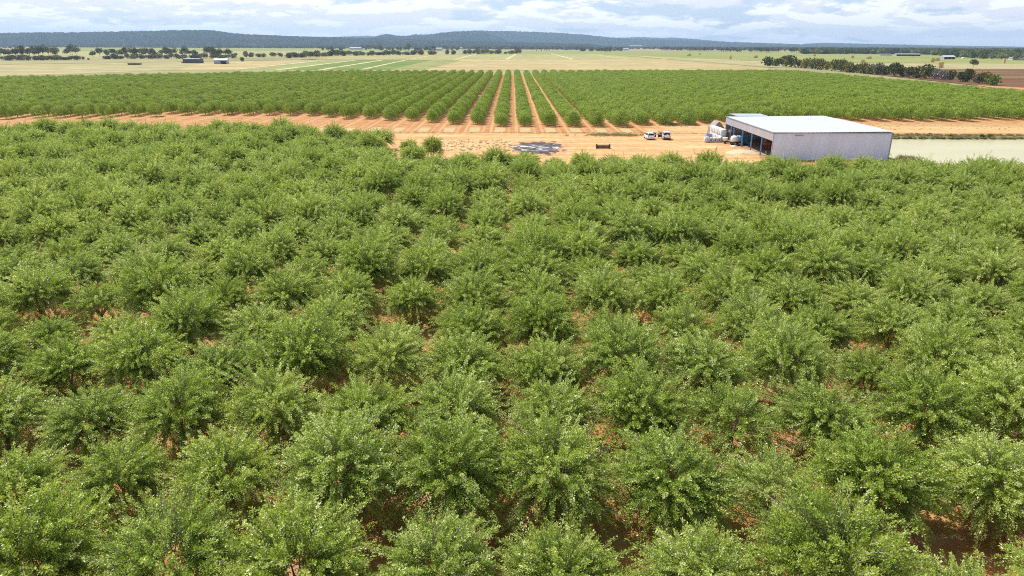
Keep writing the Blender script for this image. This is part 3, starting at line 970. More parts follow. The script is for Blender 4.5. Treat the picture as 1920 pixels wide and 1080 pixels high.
belt(455, 107, 496, 107, 5, 8.5, 10, 'gumbush', 'round shrub in the short clump right of the sheds', 'shrubs right of the sheds', 'belt_shrub')
belt(508, 106.8, 527, 106.6, 2, 9, 12, 'gumbush', 'round shrub in the pair before the dark clump', 'pair of shrubs before the dark clump', 'belt_shrub')
belt(538, 108.6, 640, 104.8, 13, 10, 13, 'scrub', 'dark shrub in the dense clump left of centre', 'shrubs of the dense clump left of centre', 'belt_shrub')
belt(640, 104.6, 700, 103.8, 7, 7.5, 11, 'gumbush', 'shrub in the thin line left of centre', 'shrubs of the thin line left of centre', 'belt_shrub')
belt(702, 103.6, 820, 102.6, 12, 7.5, 12, 'gumbush', 'shrub in the long low hedge line near the centre', 'shrubs of the long low hedge line', 'belt_shrub')
belt(833, 102.2, 855, 102, 3, 6.5, 9, 'scrub', 'small dark shrub in the short clump near the centre', 'shrubs of the short centre clump', 'belt_shrub')
belt(866, 101.4, 937, 101, 8, 8, 11, 'gumbush', 'shrub in the centre hedge line', 'shrubs of the centre hedge line', 'belt_shrub')
belt(943, 101, 949, 101, 1, 5.5, 8, 'gumbush', 'single small round shrub between two centre clumps', None, 'belt_shrub')
belt(955, 100.6, 979, 100.4, 4, 8.5, 9, 'scrub', 'shrub in the clump at the right end of the hedge line', 'shrubs ending the hedge line', 'belt_shrub')
belt(755, 95.5, 764, 95.5, 1, 13, 14, 'gum', 'tall lone gum tree left of centre above the hedge line', None)
belt(676, 93, 712, 93, 5, 8, 10, 'gum', 'dark gum tree in the clump beside the greenhouse', 'gum trees beside the greenhouse')
belt(790, 96.5, 812, 96, 3, 8, 9, 'gum', 'gum tree around the small white house left of centre', 'gum trees around the white house')
belt(1080, 95.2, 1080.5, 95.2, 1, 6, 6, 'gum', 'small gum tree on the green plain', None)
belt(1088, 96, 1170, 95.6, 9, 6.5, 10, 'scrub', 'dark tree in the line on the far green plain', 'trees in the line on the far green plain')
belt(1130, 98.6, 1137, 98.6, 1, 9, 10, 'gum', 'taller tree standing in front of the far tree line', None)
belt(1146, 96.6, 1154, 96.6, 1, 9, 8, 'bright', 'bright green upright tree on the far plain', None)
# lone items on the left
for px, py, hp, wp, kd, nm, lb in [(454, 115.4, 8.5, 10, 'gumbush', 'round_bush', 'round grey-green bush alone in the dry paddock'),
     (417, 113.4, 9.5, 14, 'bright', 'round_bush', 'bright green bush behind the pale shed'),
     (427, 118.4, 6.5, 6, 'scrub', 'round_bush', 'small dark bush at the right end of the pale shed'),
     (443, 108, 8, 8, 'gum', 'gum_tree', 'small pale gum tree between the two belts'),
     (342, 118.3, 3, 5, 'scrub', 'round_bush', 'tiny bush at the left end of the dark shed'),
     (157, 112.4, 6, 6, 'scrub', 'round_bush', 'small dark bush right of the far left belt'),
     (166, 112.6, 3.4, 6, 'scrub', 'round_bush', 'low flat bush between the two left belts')]:
    x, y = at(px, py); k = y / 1280
    plain_tree(nm, x, y, hp * k, wp * k * .5, kd, lb, None)
# the dark hedge at the right
hg = [(1441, 123.5, 15, 20, 'scrub'), (1455, 124, 13, 16, 'scrub'), (1470, 125, 16, 17, 'scrub'), (1483, 126, 17.5, 20, 'scrub'), (1497, 127, 13, 16, 'scrub'),
      (1510, 128, 16.5, 19, 'scrub'), (1524, 129, 17, 18, 'gumbush'), (1537, 130.5, 18, 21, 'scrub'), (1551, 131, 12, 16, 'scrub'), (1564, 133, 17, 20, 'scrub'),
      (1577, 134, 19.5, 21, 'scrub'), (1592, 136, 17, 20, 'scrub'), (1606, 136.5, 14, 18, 'scrub'), (1619, 138, 18, 20, 'scrub'), (1632, 139, 17, 17, 'gumbush'),
      (1645, 140, 19, 20, 'gumbush'), (1660, 140, 15, 17, 'scrub'), (1677, 143.5, 21, 23, 'scrub'), (1694, 143.5, 15, 18, 'scrub'), (1705, 146, 17, 18, 'gumbush'),
      (1720, 146.5, 20, 20, 'scrub'), (1733, 148, 22, 20, 'scrub'), (1748, 148, 17, 18, 'scrub'), (1756, 149, 16, 16, 'grey'), (1768, 150.5, 15, 16, 'grey'),
      (1782, 150, 16.5, 20, 'scrub'), (1801, 153.5, 15, 20, 'scrub'), (1814, 154, 20, 17, 'scrub'), (1832, 156.5, 14, 19, 'gumbush'), (1846, 157, 18, 21, 'scrub'), (1860, 160.5, 18, 21, 'bright')]
for i, (px, py, hp, wp, kd) in enumerate(hg):
    x, y = at(px, py); k = y / 1280
    if kd == 'grey': lb = 'grey leafless bush in the hedge, ' + ('left' if i == 23 else 'right') + ' one of two'
    elif kd == 'bright': lb = 'bright green bush ending the hedge on the right'
    elif i == 0: lb = 'dark rounded bush at the left end of the hedge'
    elif i == 27: lb = 'dark upright bush after the gap near the right end of the hedge'
    elif i == 17: lb = 'large dark bush, the roundest in the middle of the hedge'
    elif i == 28: lb = 'brownish bush beside the bright green last bush of the hedge'
    else: lb = f'dark bush, {nth(i)} from the left in the long hedge behind the orchard'
    e = plain_tree('hedge_bush', x, y, hp * k * 1.18, wp * k * .68, kd, lb, 'bushes of the long hedge')
# lone leaning tree in the right field
x, y = at(1824, 128)
plain_tree('lone_tree', x, y, 15 * y / 1280, 8 * y / 1280, 'gum', 'lone small tree at the edge of the ploughed field', None)

# far woods that read as one mass
def wood(name, poly_px, n, hpx, wpx, label, seed, coll=None):
    rs = random.Random(seed); L = []
    xs = [p[0] for p in poly_px]; 
    tops = [(p[0], p[1]) for p in poly_px]; bots = [(p[0], p[2]) for p in poly_px]
    for _ in range(n):
        px = rs.uniform(xs[0], xs[-1])
        t_ = np.interp(px, xs, [p[1] for p in tops]); b_ = np.interp(px, xs, [p[1] for p in bots])
        py = t_ + (b_ - t_) * rs.random()
        x, y = at(px, py); k = y / 1280
        h = hpx * k * rs.uniform(.6, 1.2)
        h = min(max(h, 6), 16)
        L.append([x, y, 0, max(wpx * k * .5 * rs.uniform(.7, 1.3), 3.5), h, rs.uniform(0, 6.28), rs.randrange(4)])
    return scatter(name, L, coll or gum_coll, label)
wood('far_woodland', [(600, 87.2, 88.2), (760, 87.0, 90), (900, 87.4, 93.2), (1060, 89.5, 94.5), (1110, 90, 93)], 2300, 5.0, 9, 'dark woodland on the plain in front of the centre hills', 1)
wood('far_woodland', [(1240, 91, 95.6), (1400, 91, 98.5), (1520, 91.5, 98.8), (1620, 93, 100), (1930, 96, 103)], 900, 8.5, 12, 'grey-green woodland along the right of the plain', 2)
wood('farm_trees', [(1500, 99.5, 101.5), (1600, 99, 101.3), (1740, 99.5, 102.6), (1800, 100, 109.0), (1930, 101, 114.5)], 520, 12, 15, 'olive and green trees standing round the farms at the far right', 3, coll=farm_coll)
wood('far_woodland', [(370, 87.6, 90.8), (450, 87.2, 90.2), (640, 87.4, 92.6)], 420, 4.5, 7, 'scattered dark trees under the left ridge', 4)
wood('far_woodland', [(1100, 89.6, 92), (1260, 90, 93.5), (1500, 90.4, 92.5), (1930, 91, 94)], 900, 3.5, 8, 'thin band of distant trees right of centre', 5)
wood('far_woodland', [(0, 88.4, 92.5), (160, 88.6, 90.4), (380, 87.8, 89.2)], 160, 4, 8, 'distant trees below the far left ridge', 6)
wood('far_woodland', [(600, 92, 97), (860, 92, 97)], 60, 6, 8, 'loose trees on the plain left of centre', 7)

# ------------------------------------------------------------------ dam, bank and plants
def water_material():
    m, t, b, o = mat('muddy_water')
    pos = t.new('ShaderNodeNewGeometry').outputs['Position']
    n = t.noise(t.vmul(pos, (.05, .12, 0)), 1, 4)
    t.put(b.inputs['Base Color'], t.mix(t.smooth(n, .3, .7), (.42, .385, .215), (.46, .42, .24)))
    b.inputs['Roughness'].default_value = .28
    b.inputs['IOR'].default_value = 1.33
    b.inputs['Specular IOR Level'].default_value = .3
    bp = t.new('ShaderNodeBump'); bp.inputs['Distance'].default_value = .02; bp.inputs['Strength'].default_value = .6
    t.put(bp.inputs['Height'], t.noise(t.vmul(pos, (1.6, 3.4, 1)), 1.2, 4, .6)); t.put(b.inputs['Normal'], bp.outputs[0])
    return m
M['water'] = water_material()
x0, x1, y0, y1 = DAM
sheet('dam_water', [(x0 - 1, y0 - 1), (x1, y0 - 1), (x1, y1 + 3.5), (x0 - 1, y1 + 2)], -.025, M['water'], 'flat muddy beige-green water of the farm dam')
# sloping banks
mb = MB()
N = 60
def bank_line(pa, pb, inward, wid=2.2, top=.35):
    a = Vector(pa); b = Vector(pb); n = Vector(inward)
    rr = []
    for i in range(N + 1):
        p = a.lerp(b, i / N); j = random.uniform(-.35, .35)
        rr.append([(p.x - n.x * (wid + j), p.y - n.y * (wid + j), -.02), (p.x - n.x * .7, p.y - n.y * .7, top + random.uniform(-.1, .1)), (p.x, p.y, .05), (p.x + n.x * (.9 + j), p.y + n.y * (.9 + j), -.42)])
    vs = [v for r in rr for v in r]
    fs = [(i * 4 + k, i * 4 + k + 1, (i + 1) * 4 + k + 1, (i + 1) * 4 + k) for i in range(N) for k in range(3)]
    mb.add(vs, fs)
bank_line((x0, y1), (x1, y1), (0, -1), 3.2, .55)
bank_line((x0, y0), (x1, y0), (0, 1))
bank_line((x0, y0 - 2), (x0, y1 + 2), (1, 0), 1.0, .1)
M['bank'] = field_material('dam_bank', (.27, .23, .12), (.40, .31, .17), sx=.2, sy=.5, c3=(.17, .18, .08), f3=.7, fine=.8)
tag(mb.build('dam_bank', M['bank'], smooth=True), 'low earth bank round the farm dam', kind='structure')

rs = random.Random(5)
L = []
for i in range(1200):
    x = rs.uniform(74, 185); y = y1 + rs.uniform(-.6, 5.5)
    s = rs.uniform(.35, .75)
    L.append([x, y, .1, s, s * rs.uniform(.6, 1.2), rs.uniform(0, 6.28), rs.randrange(4)])
scatter('bank_scrub', L, lowbush_coll, 'band of grey-green scrub and dry weeds along the dam bank')
for px, py, lb in ((1754, 254.5, 'dark round shrub at the water edge, leftmost of four'), (1809, 254, 'dark shrub at the water edge, second of four'), (1823, 254, 'dark shrub at the water edge, third of four'), (1885, 252, 'dark shrub at the water edge, rightmost of four')):
    x, y = at(px, py)
    plain_tree('water_shrub', x, y1 + .2, 1.1, .75, 'scrub', lb, 'dark shrubs at the edge of the dam')

def tuft_mesh(seed, n=60, h=.35, sp=.25):
    rs = np.random.RandomState(seed)
    P = np.stack([rs.normal(0, sp, n), rs.normal(0, sp, n), np.zeros(n)], 1)
    D = norm(np.stack([rs.normal(0, .35, n), rs.normal(0, .35, n), np.ones(n)], 1))
    V, F = leaf_quads(P, D, rs.uniform(.5, 1.2, n) * h, np.full(n, .05), rs)
    return np_mesh('tuft', V, F, [M['reed']], None, {'var': np.repeat(np.clip(rs.normal(.55, .2, n), 0, 1), 4)})
tuft_coll = proto_collection('tuft', [tuft_mesh(i) for i in range(4)])
L = []
def tufts(n, fx_, smin=.6, smax=1.3):
    for _ in range(n):
        x, y = fx_()
        s = rs.uniform(smin, smax)
        L.append([x, y, 0, s, s, rs.uniform(0, 6.28), rs.randrange(4)])
tufts(500, lambda: (rs.uniform(-70, 200), rs.gauss(177.6, .6)), .25, .6)
cx_, cy_ = at(1155, 254)
tufts(130, lambda: (cx_ + rs.gauss(0, 3.6), cy_ + rs.gauss(0, 1.0)), .6, 1.5)
cx2, cy2 = at(1270, 234)
tufts(140, lambda: (cx2 + rs.gauss(0, 2.2), cy2 + rs.gauss(0, 2)), .6, 1.3)
tufts(220, lambda: (rs.uniform(-20, 0), rs.uniform(145, 163)), .3, .7)
tufts(350, lambda: (rs.uniform(66, 200), rs.uniform(186, 204)), .25, .5)
scatter('dry_grass', L, tuft_coll, 'dry grass tufts on the headland and round the yard')

# tall dry reeds at the right-hand front corner of the shed
L = []
for _ in range(60):
    L.append([75.8 + rs.gauss(0, .8), 131 + rs.gauss(0, 1), 0, rs.uniform(1.2, 2), rs.uniform(2.5, 4.5), rs.uniform(0, 6.28), rs.randrange(4)])
scatter('reeds', L, tuft_coll, 'tall straw-coloured reeds by the right front corner of the shed')

# ------------------------------------------------------------------ ash patch
def ash_material():
    m, t, b, o = mat('ash')
    tc = t.new('ShaderNodeTexCoord').outputs['Object']
    sp = t.new('ShaderNodeSeparateXYZ'); t.put(sp.inputs[0], tc)
    nx = t.noise(t.vmul(tc, (.5, .28, 1)), 1.2, 6, .65, .4)
    r = t.math('SQRT', t.math('ADD', t.math('POWER', t.math('DIVIDE', sp.outputs[0], 6.3), 2), t.math('POWER', t.math('DIVIDE', sp.outputs[1], 10.5), 2)))
    r = t.math('ADD', r, t.math('MULTIPLY', t.math('SUBTRACT', nx, .5), 2.4))
    n2 = t.noise(t.vmul(tc, (.55, .5, 1)), 1.5, 6, .7)
    black = t.mix(t.smooth(n2, .4, .65), (.030, .027, .030), (.13, .11, .115))
    wc = t.math('MULTIPLY', t.smooth(t.noise(t.vmul(tc, (.35, .55, 1)), 1.1, 6, .7, .8), .50, .58), t.smooth(t.math('ABSOLUTE', t.math('SUBTRACT', sp.outputs[1], -1.0)), 6.0, 2.0))
    c = t.mix(wc, black, (.62, .60, .60))
    t.put(b.inputs['Base Color'], c)
    b.inputs['Roughness'].default_value = 1
    t.put(b.inputs['Alpha'], t.math('MULTIPLY', t.smooth(r, 1.0, .72), t.smooth(n2, .22, .4)))
    return m
M['ash'] = ash_material()
me = bpy.data.meshes.new('ash_patch')
V = []; F = []
for j in range(31):
    for i in range(25):
        x = (i / 24 - .5) * 16; y = (j / 30 - .5) * 26
        r_ = (x / 7) ** 2 + (y / 11) ** 2
        V.append((x, y, .02 + max(0, 1 - r_) * random.uniform(.05, .22)))
for j in range(30):
    for i in range(24): F.append((j * 25 + i, j * 25 + i + 1, j * 25 + i + 26, j * 25 + i + 25))
me.from_pydata(V, [], F); me.materials.append(M['ash'])
o = link('ash_patch', me, loc=(5.6, 150.5, .004))
tag(o, 'burnt patch of black charcoal and white ash on the yard', kind='structure')

# ------------------------------------------------------------------ the big shed
def metal_sheet(name, col, rough=.42, metal=.35, vary=.06):
    m, t, b, o = mat(name)
    pos = t.new('ShaderNodeNewGeometry').outputs['Position']
    n = t.noise(t.vmul(pos, (.8, .8, .25)), 1.0, 5, .6)
    p = t.new('ShaderNodeSeparateXYZ'); t.put(p.inputs[0], pos)
    cell = t.new('ShaderNodeTexWhiteNoise', noise_dimensions='1D')
    t.put(cell.inputs['W'], t.math('FLOOR', t.math('DIVIDE', t.math('ADD', p.outputs[0], p.outputs[1]), 2.3)))
    k = t.math('ADD', t.smooth(n, .3, .7, 1 - vary, 1 + vary), t.math('MULTIPLY', t.math('SUBTRACT', cell.outputs['Value'], .5), .09))
    mm = t.new('ShaderNodeVectorMath', operation='SCALE'); mm.inputs[0].default_value = col; t.put(mm.inputs['Scale'], k)
    t.put(b.inputs['Base Color'], mm.outputs[0])
    b.inputs['Roughness'].default_value = rough
    b.inputs['Metallic'].default_value = metal
    return m
M['zinc'] = metal_sheet('zinc_wall', (.72, .81, .96), .6, .0, .05)
M['roofzinc'] = metal_sheet('zinc_roof', (.39, .425, .47), .5, .1, .05)
M['fascia'] = metal_sheet('fascia_sheet', (.42, .43, .47), .5, .1)
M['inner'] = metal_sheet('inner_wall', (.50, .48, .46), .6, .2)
M['blue'] = simple('blue_steel', (.20, .34, .66), .45, vary=.1)
M['flash'] = simple('grey_flashing', (.30, .32, .36), .5, .3)
M['white'] = simple('white_paint', (.80, .80, .80), .3)

def corrugated(name, a, b, z0, z1a, z1b, m, parent, depth=.045, pitch=.25, normal=None):
    """ribbed vertical sheet from point a to b"""
    a = Vector(a); b = Vector(b); L_ = (b - a).length; n_ = int(L_ / pitch) * 4
    d = (b - a).normalized(); nn = Vector(normal)
    mb = MB(); vs = []; fs = []
    for i in range(n_ + 1):
        f = i / n_
        off = depth if (i % 4) in (1, 2) else 0
        p = a + d * L_ * f + nn * off
        zt = z1a + (z1b - z1a) * f
        vs += [(p.x, p.y, z0), (p.x, p.y, zt)]
    fs = [(2 * i, 2 * i + 2, 2 * i + 3, 2 * i + 1) for i in range(n_)]
    mb.add(vs, fs)
    return mb.build(name, m, parent)

SX, SY = 50.6, 134.6
SW, SL = 22.9, 31.2
EH = 5.15
shed = thing('machinery_shed', 'large white-grey corrugated steel shed with open left side and blue columns', 'shed', (SX, SY, 0))
def roof_z(x, y): return EH + .10 + .012 * x
# front wall (towards the orchard), right wall, back wall
corrugated('wall', (0, 0), (SW, 0), 0, roof_z(0, 0) - .16, roof_z(SW, 0) - .16, M['zinc'], shed, normal=(0, -1))
corrugated('wall', (SW, 0), (SW, SL), 0, roof_z(SW, 0) - .16, roof_z(SW, 0) - .16, M['zinc'], shed, normal=(1, 0))
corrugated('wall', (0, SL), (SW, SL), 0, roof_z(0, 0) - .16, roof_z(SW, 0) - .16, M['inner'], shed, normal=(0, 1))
# roof: ribbed sheet, ribs running away from the camera
mbr = MB(); vs = []; n_ = int(SW / .25) * 4
for i in range(n_ + 1):
    x = -.12 + (SW + .24) * i / n_
    off = .05 if (i % 4) in (1, 2) else 0
    vs += [(x, -.15, roof_z(x, 0) + off), (x, SL * .5, roof_z(x, 0) + off + .10), (x, SL + .15, roof_z(x, 0) + off)]
mbr.add(vs, [f for i in range(n_) for f in ((3 * i, 3 * i + 3, 3 * i + 4, 3 * i + 1), (3 * i + 1, 3 * i + 4, 3 * i + 5, 3 * i + 2))])
mbr.build('roof', M['roofzinc'], shed)
# fascia along the open side
corrugated('fascia', (-.05, -.1), (-.05, SL + .1), EH - 1.5, EH + .05, EH + .05, M['fascia'], shed, depth=.03, pitch=.3, normal=(-1, 0))
mb = MB(); mb.box((-.12, SL / 2, EH + .13), (.14, SL + .4, .12)); mb.build('flashing', M['flash'], shed)
mb = MB(); mb.box((SW / 2, -.22, EH + .10 + .006 * SW - .12), (SW + .3, .16, .15)); mb.build('gutter', M['flash'], shed)
mb = MB(); mb.box((-.06, -.11, 2.5), (.16, .12, 5.0)); mb.build('corner_trim', M['fascia'], shed)
mb = MB(); mb.box((SW + .08, -.06, 2.5), (.12, .14, 5.0)); mb.build('corner_trim', M['flash'], shed)
for i in range(6):
    y = .25 + i * (SL - .5) / 5
    mb = MB()
    mb.box((.13, y, (EH - .02) / 2), (.08, .22, EH - .02)); mb.box((.13, y - .12, (EH - .02) / 2), (.20, .02, EH - .02)); mb.box((.13, y + .12, (EH - .02) / 2), (.20, .02, EH - .02))
    mb.build('column', M['blue'], shed)
    mb = MB(); mb.box((SW - .3, y, EH / 2), (.2, .3, EH)); mb.build('column', M['blue'], shed)
    mb = MB(); mb.box((SW / 2, y, EH - .22), (SW - .4, .2, .36)); mb.build('rafter', M['blue'], shed)
for z in (1.3, 2.7, 4.0):
    mb = MB(); mb.box((SW / 2, SL - .1, z), (SW - .2, .12, .12)); mb.build('wall_rail', M['flash'], shed)
    mb = MB(); mb.box((SW - .12, SL / 2, z), (.12, SL - .4, .12)); mb.build('wall_rail', M['flash'], shed)
mb = MB(); mb.box((4.9, -.12, 4.75), (1.6, .06, .14)); mb.build('vent', M['flash'], shed)
# lean-to at the back left
mb = MB()
mb.box((6.2, SL + 3.0, 5.42), (7.4, 5.4, .08)); mb.build('rear_canopy', M['roofzinc'], shed)
mb = MB(); mb.box((6.2, SL + 5.75, 5.35), (7.5, .1, .3)); mb.build('flashing', simple('pale_green_trim', (.55, .68, .50), .5), shed)
for x in (2.7, 9.7):
    mb = MB(); mb.box((x, SL + 5.5, 2.65), (.15, .15, 5.3)); mb.build('post', M['blue'], shed)
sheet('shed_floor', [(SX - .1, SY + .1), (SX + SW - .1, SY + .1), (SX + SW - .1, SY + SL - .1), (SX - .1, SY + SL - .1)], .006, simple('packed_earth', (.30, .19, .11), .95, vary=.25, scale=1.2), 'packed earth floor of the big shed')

# ------------------------------------------------------------------ materials of small things
M['tyre'] = simple('tyre_rubber', (.025, .025, .027), .85)
M['rim'] = simple('rim_metal', (.45, .45, .47), .35, .7)
M['glass'] = simple('dark_glass', (.02, .025, .03), .08)
M['redlamp'] = simple('red_lamp', (.55, .02, .02), .25)
M['black'] = simple('black_plastic', (.02, .02, .022), .5)
M['plate'] = simple('number_plate', (.7, .68, .5), .5)
M['bag'] = simple('bulk_bag', (.62, .62, .62), .9, vary=.12, scale=2.5)
M['bagloop'] = simple('bag_loop', (.10, .10, .12), .8)
M['poly'] = simple('white_poly', (.76, .77, .76), .4)
M['bluepoly'] = simple('blue_poly', (.03, .30, .62), .35)
M['red'] = simple('red_machine_paint', (.42, .05, .025), .45)
M['galv'] = simple('galvanised', (.45, .46, .48), .45, .6)
M['brownrim'] = simple('ochre_rim', (.45, .27, .10), .6)
M['carwhite'] = simple('car_white', (.80, .80, .82), .18)

def wheel(parent, x, y, r, w_=.22, rim=None):
    mb = MB()
    mb.tube([(x - w_ / 2, y, r), (x - w_ * .42, y, r), (x + w_ * .42, y, r), (x + w_ / 2, y, r)], [r * .86, r, r, r * .86], 20)
    wh = mb.build('wheel', M['tyre'], parent, smooth=False)
    mb = MB()
    mb.tube([(x - w_ / 2 - .012, y, r), (x + w_ / 2 + .012, y, r)], [r * .58, r * .58], 14)
    mb.build('rim', rim or M['rim'], wh)
    return wh

def make_car(label, loc, rz, tall=1.62, spare=False, open_right=False, open_left=False):
    """rear towards -Y, front towards +Y"""
    c = thing('parked_car', label, 'car', loc, rz, 'white cars parked in the yard')
    W2 = .92
    rings = [rrect(-2.32, W2 * .86, .42, .92, .12), rrect(-2.26, W2 * .95, .34, .98, .14), rrect(-1.9, W2, .28, 1.0, .14), rrect(-.9, W2, .26, 1.0, .13),
             rrect(.9, W2, .26, 1.0, .13), rrect(1.2, W2, .28, .99, .14), rrect(1.9, W2 * .96, .30, .90, .16), rrect(2.25, W2 * .86, .36, .76, .18), rrect(2.34, W2 * .7, .42, .66, .12)]
    mb = MB(); mb.loft(rings); mb.build('body', M['carwhite'], c, smooth=False, bevel=.01)
    # cabin: glass band then white roof
    def cab(y0_, y1_, z0_, z1_, w0, w1, dy0, dy1):
        return [[(-w0, y0_, z0_), (w0, y0_, z0_), (w0, y1_, z0_), (-w0, y1_, z0_)], [(-w1, y0_ + dy0, z1_), (w1, y0_ + dy0, z1_), (w1, y1_ - dy1, z1_), (-w1, y1_ - dy1, z1_)]]
    zt = tall - .07
    a, b = cab(-2.12, 1.18, .985, zt, W2 * .93, W2 * .76, .32, .85)
    mb = MB(); mb.add([a[0], a[1], b[1], b[0]], [(0, 1, 2, 3)]); 
    def pane(name, p, inset=.06, off=.012):
        p = [Vector(v) for v in p]; cen = sum(p, Vector()) / 4
        nrm = (p[1] - p[0]).cross(p[2] - p[0]).normalized()
        if nrm.dot(cen - Vector((0, -.5, 1.2))) < 0: nrm = -nrm
        qv = [v + (cen - v).normalized() * inset * 1.4 + nrm * off for v in p]
        back = [v - nrm * .02 for v in qv]
        m_ = MB(); m_.add(qv + back, [(0, 1, 2, 3), (7, 6, 5, 4), (0, 4, 5, 1), (1, 5, 6, 2), (2, 6, 7, 3), (3, 7, 4, 0)])
        return m_.build(name, M['glass'], c)
    shell = MB(); shell.loft([a, b], cap=True); shell.build('cabin', M['carwhite'], c, bevel=.03)
    pane('rear_window', (a[0], a[1], b[1], b[0]), .09)
    pane('windscreen', (a[3], a[2], b[2], b[3]), .07)
    for s in (0, 1):
        i, j = (1, 2) if s else (0, 3)
        A, B, Cc, D = Vector(a[i]), Vector(a[j]), Vector(b[j]), Vector(b[i])
        for f0, f1 in ((.03, .34), (.36, .66), (.68, .97)):
            pane('side_window', (A.lerp(B, f0), A.lerp(B, f1), D.lerp(Cc, f1), D.lerp(Cc, f0)), .045)
    mb = MB(); mb.box((0, -.55, tall - .04), (W2 * 1.42, 1.95, .07), taper=.93); mb.build('roof', M['carwhite'], c, bevel=.02)
    for s in (-1, 1):
        mb = MB(); mb.box((s * W2 * .80, -2.29, .84), (.20, .12, .20)); mb.build('tail_light', M['redlamp'], c)
        mb = MB(); mb.box((s * W2 * .72, 2.22, .66), (.26, .16, .12)); mb.build('headlight', M['glass'], c)
        mb = MB(); mb.box((s * (W2 + .09), .82, 1.06), (.18, .10, .13)); mb.build('mirror', M['black'], c, bevel=.02)
        for y in (-1.42, 1.42): wheel(c, s * (W2 - .10), y, .34)
    mb = MB(); mb.box((0, -2.33, .46), (W2 * 1.7, .14, .18)); mb.build('rear_bumper', M['black'] if spare else M['carwhite'], c, bevel=.02)
    mb = MB(); mb.box((0, -2.36, .70), (.37, .02, .11)); mb.build('number_plate', M['plate'], c)
    mb = MB(); mb.box((0, 2.36, .5), (W2 * 1.3, .06, .16)); mb.build('grille', M['black'], c)
    if spare:
        mb = MB(); mb.tube([(.12, -2.34, .98), (.12, -2.40, .98), (.12, -2.54, .98), (.12, -2.58, .98)], [.30, .36, .36, .28], 20); mb.build('spare_wheel_cover', M['carwhite'], c, smooth=False)
        mb = MB(); mb.box((-.6, -2.37, .66), (.2, .03, .2)); mb.build('tow_step', M['black'], c)
    for flag, s in ((open_right, 1), (open_left, -1)):
        if flag:
            mb = MB()
            mb.box((s * .48, 0, .62), (.95, .08, .66)); d_ = mb.build('open_door', M['carwhite'], c, bevel=.02)
            d_.location = (s * W2, .86, 0); d_.rotation_euler = (0, 0, s * R(-8))
            mb = MB(); mb.box((s * .45, 0, 1.20), (.74, .04, .42)); mb.build('door_window', M['glass'], d_)
            mb = MB(); mb.box((s * .48, -.06, .60), (.86, .05, .58)); mb.build('door_trim', M['black'], d_)
    return c
cx, cy = at(1220, 262.5)
make_car('white hatchback seen from behind with its right front door open', (cx, cy + 2.1, 0), R(2), 1.60, open_right=True)
cx, cy = at(1252, 262.5)
make_car('white off-road car with spare wheel cover on its back, parked right of the hatchback', (cx, cy + 2.1, 0), R(-7), 1.82, spare=True, open_left=True)

# person between the cars
px_, py_ = at(1234.5, 259.8)
per = thing('person', 'person in white shirt and dark trousers standing between the two white cars', 'person', (px_, py_, 0), R(160))
M['skin'] = simple('skin', (.50, .30, .21), .6)
M['shirt'] = simple('pale_shirt', (.62, .65, .72), .9)
M['trouser'] = simple('dark_trousers', (.03, .035, .06), .9)
M['hair'] = simple('dark_hair', (.03, .02, .015), .7)
def skinned(name, verts, edges, rads, m, parent, root=0):
    me = bpy.data.meshes.new(name); me.from_pydata(verts, edges, [])
    o = link(name, me, parent)
    me.materials.append(m)
    md = o.modifiers.new('skin', 'SKIN'); md.use_smooth_shade = True
    for i, r_ in enumerate(rads): me.skin_vertices[0].data[i].radius = r_ if isinstance(r_, tuple) else (r_, r_)
    for i in range(len(verts)): me.skin_vertices[0].data[i].use_root = (i == root)
    s_ = o.modifiers.new('sub', 'SUBSURF'); s_.levels = 1; s_.render_levels = 1
    return o
bv = [(0, 0, .93), (0, 0, 1.12), (0, .01, 1.36), (0, .01, 1.47), (0, -.01, 1.56), (0, -.015, 1.66),
      (.10, 0, .86), (.11, .01, .48), (.12, 0, .08), (.13, -.12, .04), (-.10, 0, .86), (-.12, -.02, .48), (-.14, 0, .08), (-.15, -.12, .04),
      (.19, 0, 1.38), (.25, .03, 1.10), (.24, -.10, .88), (.24, -.13, .80), (-.19, 0, 1.38), (-.27, .02, 1.12), (-.20, -.18, 1.02), (-.17, -.25, 1.02)]
be = [(0, 1), (1, 2), (2, 3), (3, 4), (4, 5), (0, 6), (6, 7), (7, 8), (8, 9), (0, 10), (10, 11), (11, 12), (12, 13), (2, 14), (14, 15), (15, 16), (16, 17), (2, 18), (18, 19), (19, 20), (20, 21)]
br = [.12, .11, .12, .055, .085, .09, .08, .055, .04, .035, .08, .055, .04, .035, .05, .038, .03, .03, .05, .038, .03, .03]
skinned('body', bv, be, br, M['skin'], per)
sv = [bv[0], bv[1], bv[2], (0, .01, 1.43), bv[14], bv[15], bv[18], bv[19]]
sv[0] = (0, 0, .90)
skinned('shirt', sv, [(0, 1), (1, 2), (2, 3), (2, 4), (4, 5), (2, 6), (6, 7)], [.15, .14, .145, .08, .072, .055, .072, .055], M['shirt'], per)
tv = [(0, 0, .95), bv[6], bv[7], (.12, 0, .10), bv[10], bv[11], (-.14, 0, .10)]
skinned('trousers', tv, [(0, 1), (1, 2), (2, 3), (0, 4), (4, 5), (5, 6)], [.145, .10, .075, .06, .10, .075, .06], M['trouser'], per)
mb = MB(); mb.tube([(0, .01, 1.60), (0, .015, 1.68), (0, .015, 1.75), (0, .01, 1.79)], [.10, .112, .09, .03], 12); mb.build('hair', M['hair'], per, smooth=True)

